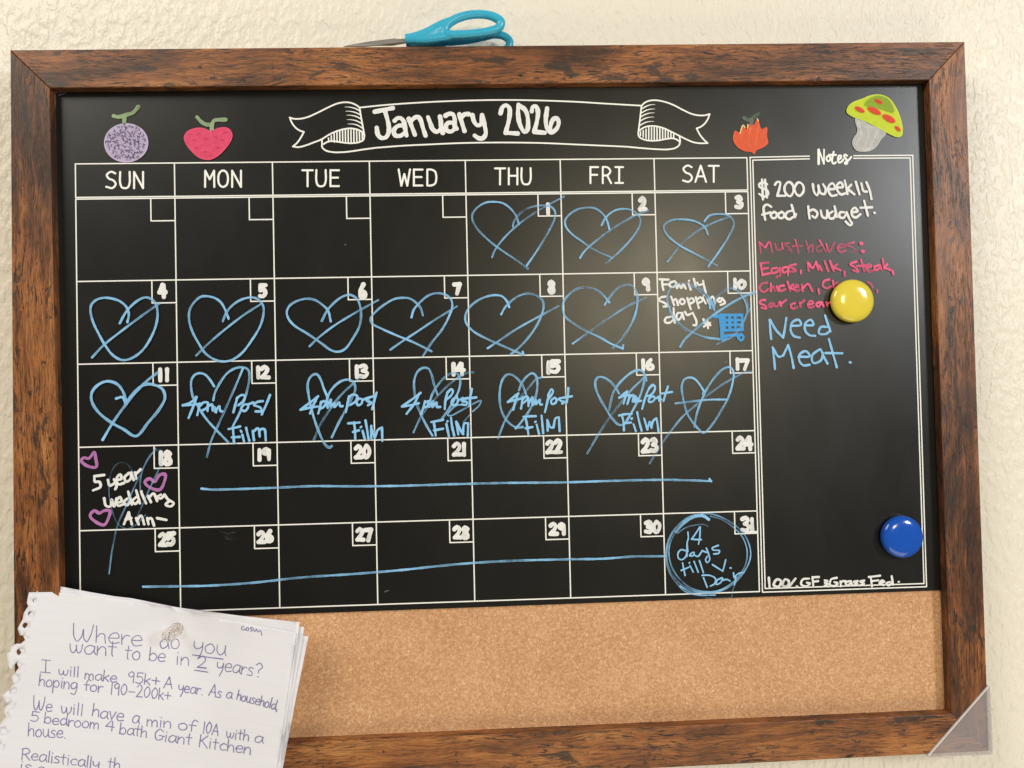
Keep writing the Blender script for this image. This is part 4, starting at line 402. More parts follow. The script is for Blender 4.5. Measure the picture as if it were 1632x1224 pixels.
["chalk_smudge","white",1,"",[["S",64,10,0,[30288,12775,30457,12065,30810,11116,31060,9933]]]],
["chalk_smudge","white",1,"",[["S",64,10,0,[31051,12672,31080,12057]]]],
["chalk_smudge","white",1,"",[["S",59,25,0,[-2994,-14785,-2721,-14704]]]],
["chalk_smudge","white",1,"",[["S",59,25,0,[-5368,10445,-5323,10445]]]],
["chalk_smudge","white",1,"",[["S",59,25,0,[22483,1316,22507,1316]]]],
["chalk_smudge","white",1,"",[["S",73,12,0,[-25596,21524,-24976,21748]]]],
["chalk_smudge","plum",1,"",[["S",137,30,0,[-25902,21707,-25864,21161,-25916,20433]],["S",137,30,0,[-25770,21752,-25328,21795]]]],
["fruit_drawing","lilac",2,"lilac round fruit",[["F",0,100,0,[-19303,18013,-19329,17794,-19385,17576,-19479,17365,-19611,17179,-19774,17008,-19966,16869,-20173,16754,-20403,16670,-20647,16618,-20891,16604,-21134,16622,-21376,16679,-21603,16767,-21807,16886,-21995,17028,-22152,17202,-22279,17390,-22368,17602,-22418,17821,-22438,18039,-22413,18258,-22357,18476,-22264,18686,-22132,18873,-21971,19044,-21779,19183,-21572,19299,-21343,19383,-21099,19436,-20855,19450,-20611,19432,-20368,19376,-20141,19288,-19936,19169,-19748,19027,-19590,18853,-19462,18664,-19374,18452,-19323,18233]]]],
["fruit_seeds","violet",3,"",[["S",57,72,0,[-20731,17165,-20710,17079,-20771,17009,-20862,17018,-20907,17104]],["S",57,72,0,[-21679,17377,-21626,17408,-21573,17392,-21535,17352,-21536,17290]],["S",57,72,0,[-21166,18334,-21089,18349,-21037,18294,-21038,18215,-21092,18169]],["S",57,72,0,[-19541,17890,-19595,17843,-19664,17852,-19693,17915,-19670,17985]],["S",57,72,0,[-20963,17496,-20902,17503,-20849,17471,-20835,17408,-20873,17354]],["S",57,72,0,[-19891,17956,-19975,17956,-20020,18027,-19996,18105,-19927,18144]],["S",57,72,0,[-20377,18679,-20430,18703,-20452,18758,-20436,18813,-20390,18844]],["S",57,72,0,[-21705,18979,-21652,18940,-21653,18877,-21699,18838,-21760,18854]],["S",57,72,0,[-21950,18199,-21974,18121,-22043,18091,-22119,18115,-22140,18193]],["S",57,72,0,[-20892,18926,-20906,18981,-20898,19035,-20859,19074,-20806,19090]],["S",57,72,0,[-20884,17753,-20930,17722,-20991,17730,-21036,17778,-21042,17832]],["S",57,72,0,[-21110,19107,-21163,19131,-21185,19186,-21154,19241,-21093,19248]],["S",57,72,0,[-21800,17417,-21770,17378,-21771,17331,-21794,17284,-21833,17261]],["S",57,72,0,[-22138,17725,-22078,17701,-22041,17646,-22041,17583,-22088,17537]],["S",57,72,0,[-20520,18219,-20573,18212,-20619,18235,-20641,18290,-20625,18345]],["S",57,72,0,[-20400,17491,-20491,17484,-20551,17547,-20550,17633,-20473,17687]],["S",57,72,0,[-21475,18516,-21467,18563,-21429,18594,-21383,18601,-21338,18577]],["S",57,72,0,[-21800,18104,-21753,18151,-21685,18135,-21648,18080,-21671,18010]],["S",57,72,0,[-21946,18567,-22007,18551,-22067,18583,-22082,18646,-22051,18700]],["S",57,72,0,[-21475,19173,-21436,19212,-21383,19203,-21338,19164,-21331,19109]],["S",57,72,0,[-19983,19091,-19930,19044,-19924,18973,-19970,18911,-20039,18912]],["S",57,72,0,[-21209,18490,-21163,18545,-21087,18536,-21057,18474,-21089,18411]],["S",57,72,0,[-19930,18511,-19968,18473,-20014,18465,-20060,18481,-20089,18528]],["S",57,72,0,[-19738,17407,-19777,17337,-19853,17329,-19914,17377,-19928,17447]],["S",57,72,0,[-21394,17695,-21424,17742,-21423,17796,-21392,17851,-21346,17874]],["S",57,72,0,[-21275,16889,-21319,16968,-21280,17053,-21196,17076,-21121,17028]],["S",57,72,0,[-21122,18740,-21076,18818,-20984,18825,-20932,18762,-20948,18668]],["S",57,72,0,[-22302,18030,-22316,18093,-22285,18147,-22217,18147,-22179,18100]],["S",57,72,0,[-20699,17290,-20653,17360,-20569,17367,-20501,17312,-20502,17234]],["S",57,72,0,[-19636,17640,-19689,17664,-19704,17711,-19680,17766,-19626,17781]],["S",57,72,0,[-21488,16883,-21479,16946,-21426,16984,-21357,16968,-21328,16905]],["S",57,72,0,[-21910,17746,-21940,17793,-21932,17856,-21893,17894,-21840,17909]],["S",57,72,0,[-21441,18782,-21465,18735,-21511,18704,-21556,18712,-21594,18751]],["S",57,72,0,[-21803,18448,-21796,18362,-21858,18300,-21941,18317,-21971,18403]],["S",57,72,0,[-19979,18246,-20046,18317,-20038,18411,-19953,18449,-19870,18401]],["S",57,72,0,[-20947,18144,-20918,18089,-20926,18035,-20957,17988,-21018,17965]],["S",57,72,0,[-21722,17596,-21708,17541,-21731,17494,-21777,17471,-21822,17487]],["S",57,72,0,[-20509,17914,-20577,17914,-20607,17977,-20583,18040,-20514,18055]],["S",57,72,0,[-21456,17570,-21395,17609,-21327,17593,-21282,17530,-21291,17459]],["S",57,72,0,[-21217,17232,-21239,17318,-21177,17396,-21086,17379,-21042,17301]],["S",57,72,0,[-20823,18331,-20755,18283,-20741,18189,-20810,18127,-20902,18144]],["S",57,72,0,[-20636,18705,-20560,18665,-20546,18571,-20600,18509,-20691,18510]],["S",57,72,0,[-21385,17163,-21401,17117,-21447,17094,-21500,17102,-21530,17141]],["S",57,72,0,[-21458,18023,-21542,18063,-21563,18157,-21509,18227,-21418,18226]],["S",57,72,0,[-20493,19118,-20470,19157,-20432,19181,-20386,19172,-20356,19133]],["S",57,72,0,[-20215,18256,-20246,18217,-20292,18209,-20337,18225,-20359,18272]],["S",57,72,0,[-19653,18635,-19624,18579,-19640,18517,-19694,18486,-19747,18494]],["S",57,72,0,[-20993,16933,-20916,16972,-20833,16940,-20804,16861,-20843,16783]],["S",57,72,0,[-22092,17787,-22145,17818,-22167,17873,-22151,17928,-22098,17966]],["S",57,72,0,[-20285,16942,-20361,16959,-20398,17029,-20382,17100,-20313,17138]],["S",57,72,0,[-20244,17740,-20282,17787,-20281,17841,-20250,17896,-20196,17911]],["S",57,72,0,[-19689,18259,-19612,18305,-19529,18266,-19515,18172,-19576,18109]],["S",57,72,0,[-20117,17582,-20078,17636,-20009,17636,-19964,17588,-19973,17518]],["S",57,72,0,[-20066,17370,-20082,17316,-20128,17285,-20181,17293,-20219,17333]],["S",57,72,0,[-21608,17642,-21676,17635,-21721,17690,-21705,17760,-21651,17798]],["S",57,72,0,[-20037,17253,-20006,17292,-19960,17299,-19915,17283,-19893,17236]],["S",57,72,0,[-20828,19152,-20881,19145,-20934,19169,-20957,19216,-20956,19271]],["S",57,72,0,[-20867,18441,-20936,18465,-20958,18535,-20926,18598,-20850,18613]],["S",57,72,0,[-21452,17961,-21437,17890,-21484,17828,-21560,17829,-21605,17884]],["S",57,72,0,[-20433,18437,-20487,18438,-20524,18477,-20531,18532,-20500,18579]],["S",57,72,0,[-21786,18628,-21717,18666,-21641,18635,-21612,18556,-21650,18486]],["S",57,72,0,[-21093,17465,-21138,17474,-21168,17513,-21168,17560,-21152,17599]],["S",57,72,0,[-19871,17736,-19955,17721,-20015,17784,-19999,17870,-19922,17909]],["S",57,72,0,[-20310,17357,-20265,17294,-20281,17216,-20343,17177,-20419,17194]],["S",57,72,0,[-21183,18795,-21258,18827,-21280,18913,-21241,18983,-21157,19006]],["S",57,72,0,[-20643,17524,-20659,17469,-20705,17439,-20758,17439,-20804,17471]],["S",57,72,0,[-20605,18759,-20666,18752,-20718,18784,-20741,18846,-20732,18901]],["S",57,72,0,[-20560,16875,-20559,16929,-20521,16976,-20460,16983,-20407,16951]],["S",57,72,0,[-19827,18777,-19828,18714,-19867,18668,-19928,18652,-19989,18668]],["S",57,72,0,[-20586,17813,-20594,17758,-20633,17719,-20679,17704,-20732,17728]],["S",57,72,0,[-21621,17142,-21592,17087,-21608,17025,-21654,16994,-21714,17002]],["S",57,72,0,[-20250,18459,-20303,18483,-20333,18530,-20325,18585,-20286,18632]],["S",57,72,0,[-21110,17935,-21118,17888,-21156,17849,-21210,17857,-21247,17889]],["S",57,72,0,[-21752,18284,-21758,18362,-21705,18416,-21636,18431,-21576,18384]],["S",57,72,0,[-20323,18100,-20263,18092,-20233,18037,-20249,17966,-20310,17943]],["S",57,72,0,[-20787,16963,-20718,17025,-20627,17000,-20597,16914,-20636,16836]],["S",57,72,0,[-22153,18373,-22168,18443,-22129,18506,-22060,18521,-22000,18473]],["S",57,72,0,[-20598,19291,-20591,19237,-20622,19190,-20683,19183,-20728,19214]],["S",57,72,0,[-20047,17081,-20010,17026,-20033,16956,-20095,16941,-20147,16988]],["S",57,72,0,[-20880,18042,-20842,18073,-20788,18080,-20743,18057,-20721,18009]],["S",57,72,0,[-21113,17067,-21112,17122,-21074,17168,-21020,17184,-20967,17160]],["S",57,72,0,[-20002,18183,-20026,18121,-20080,18082,-20141,18098,-20178,18154]],["S",57,72,0,[-20157,19210,-20112,19155,-20105,19092,-20136,19030,-20205,19007]],["S",57,72,0,[-21244,18717,-21268,18671,-21321,18655,-21367,18664,-21397,18711]],["S",57,72,0,[-20240,18702,-20247,18757,-20223,18819,-20177,18858,-20116,18857]]]],
["fruit_stalk","leaf",2,"",[["S",274,90,0,[-20992,19474,-20970,19983]],["S",274,85,0,[-21746,19988,-21405,19908,-20832,20060,-20373,20214,-19986,20642]]]],
["fruit_drawing","red",2,"pinkish red heart shaped fruit",[["F",0,100,0,[-16791,18345,-16687,18658,-16415,18907,-15799,19091,-15263,19024,-14843,18840,-14417,19034,-13801,19108,-13457,18908,-13309,18553,-13392,18160,-13824,17535,-14448,16952,-15066,16722,-15754,16909,-16359,17479,-16659,17913]]]],
["fruit_seeds","rose",3,"",[["S",119,30,0,[-16420,18578,-16251,18568]],["S",119,30,0,[-16119,18183,-15951,18126]],["S",119,30,0,[-15807,18573,-15637,18650]],["S",119,30,0,[-15664,17787,-15496,17785]],["S",119,30,0,[-15364,17313,-15195,17319]],["S",119,30,0,[-15197,18254,-15029,18205]],["S",119,30,0,[-14897,17780,-14730,17669]],["S",119,30,0,[-14580,18406,-14412,18373]],["S",119,30,0,[-14438,17619,-14270,17578]],["S",119,30,0,[-14123,18166,-13954,18149]],["S",119,30,0,[-13883,18715,-13714,18737]],["S",119,30,0,[-14984,17074,-14816,17010]],["S",119,30,0,[-15973,17632,-15806,17568]]]],
["fruit_stalk","leaf",2,"",[["S",274,90,0,[-14787,18958,-14759,19311,-14601,19601,-13792,19658]],["S",252,90,0,[-14782,19311,-15182,19314,-15562,19553,-15826,19869]]]],
["flower_drawing","orange",2,"orange pointed petal flower",[["F",0,100,0,[23465,17994,23657,18582,24000,18371,24263,18994,24497,18624,24634,19026,24928,19023,25031,18953,25382,19437,25653,18671,26064,18820,26043,18112,26127,17625,25824,17349,25540,17213,25186,17063,25149,17008,25050,16745,24867,16941,24345,17015,23795,17332,23527,17716]]]],
["flower_petals","orange2",3,"",[["S",183,50,0,[24178,18474,24022,17920,24283,17293]],["S",183,50,0,[24815,18746,24581,17915,24772,17289]],["S",183,50,0,[25379,18881,25215,18049,25122,17286]],["S",183,50,0,[25857,18461,25631,17907,25404,17353]],["S",73,1,0,[24000,18371,24262,18973,24342,18854]],["S",73,1,0,[24613,19026,24605,18748]],["S",73,1,0,[25360,19403,25405,19298]]]],
["flower_petals","lemon",3,"",[["S",82,90,0,[24000,18371,24262,18973,24396,18784]],["S",82,90,0,[24613,19012,24584,18734]],["S",82,90,0,[25360,19423,25405,19284]]]],
["flower_stalk","sage",2,"",[["S",274,55,0,[24348,19514,24762,19337,25047,19509,25477,19819]],["S",274,80,0,[24894,19058,24937,19336]]]],
["mushroom_drawing","bone",2,"yellow green toadstool with a grey stem",[["F",0,100,0,[32830,19426,33993,18928,35153,18307,34764,17821,34437,17334,34055,17032,33430,16890,32815,17018,32534,17533,32620,17899,32960,18447]]]],
["mushroom_stem","white",3,"",[["S",101,45,0,[33006,19119,33227,18261,32831,17531]],["S",101,45,0,[33739,18746,33711,17890,33313,17099]],["S",101,45,0,[34472,18374,34075,17643,33809,17095]],["S",137,50,0,[32703,17410,33435,17037,34061,17215]]]],
["mushroom_cap","lime",3,"",[["F",0,100,0,[32164,19920,32302,20347,32747,20687,33437,20928,34066,21169,34813,21214,35488,20916,35965,20263,36276,19524,36445,18604,36353,18089,36013,17970,35338,18244,34483,18716,33506,19213,32526,19587]]]],
["mushroom_cap","olive",4,"",[["F",0,100,0,[33544,20400,33806,20828,34375,21106,34934,21091,35423,20842,35754,20301,35764,19835,35145,19961,34284,20236]]]],
["mushroom_spot","scarlet",5,"",[["F",0,100,0,[33530,19960,33527,19886,33476,19838,33364,19826,33228,19851,33082,19914,32948,20000,32851,20086,32793,20185,32795,20258,32846,20307,32958,20318,33094,20293,33241,20231,33374,20144,33471,20058]]]],
["mushroom_spot","scarlet",5,"",[["F",0,100,0,[34792,19804,34789,19718,34700,19670,34551,19659,34366,19697,34157,19772,33974,19883,33829,20007,33759,20130,33762,20215,33850,20264,33999,20275,34185,20237,34393,20162,34576,20051,34721,19927]]]],
["mushroom_spot","scarlet",5,"",[["F",0,100,0,[35868,19221,35864,19123,35788,19062,35650,19038,35465,19077,35268,19151,35098,19275,34953,19399,34882,19522,34885,19620,34962,19681,35100,19704,35285,19666,35482,19591,35652,19467,35797,19344]]]],
["mushroom_spot","scarlet",5,"",[["F",0,100,0,[34905,20588,34903,20527,34852,20490,34777,20478,34666,20504,34543,20553,34433,20615,34361,20689,34314,20763,34316,20825,34367,20861,34441,20873,34553,20848,34675,20798,34785,20736,34857,20662]]]],
["mushroom_spot","scarlet",5,"",[["F",0,100,0,[36256,18544,36266,18470,36240,18421,36177,18397,36102,18410,36004,18448,35919,18522,35859,18596,35812,18670,35802,18743,35829,18792,35892,18816,35966,18803,36064,18766,36149,18692,36209,18618]]]]]
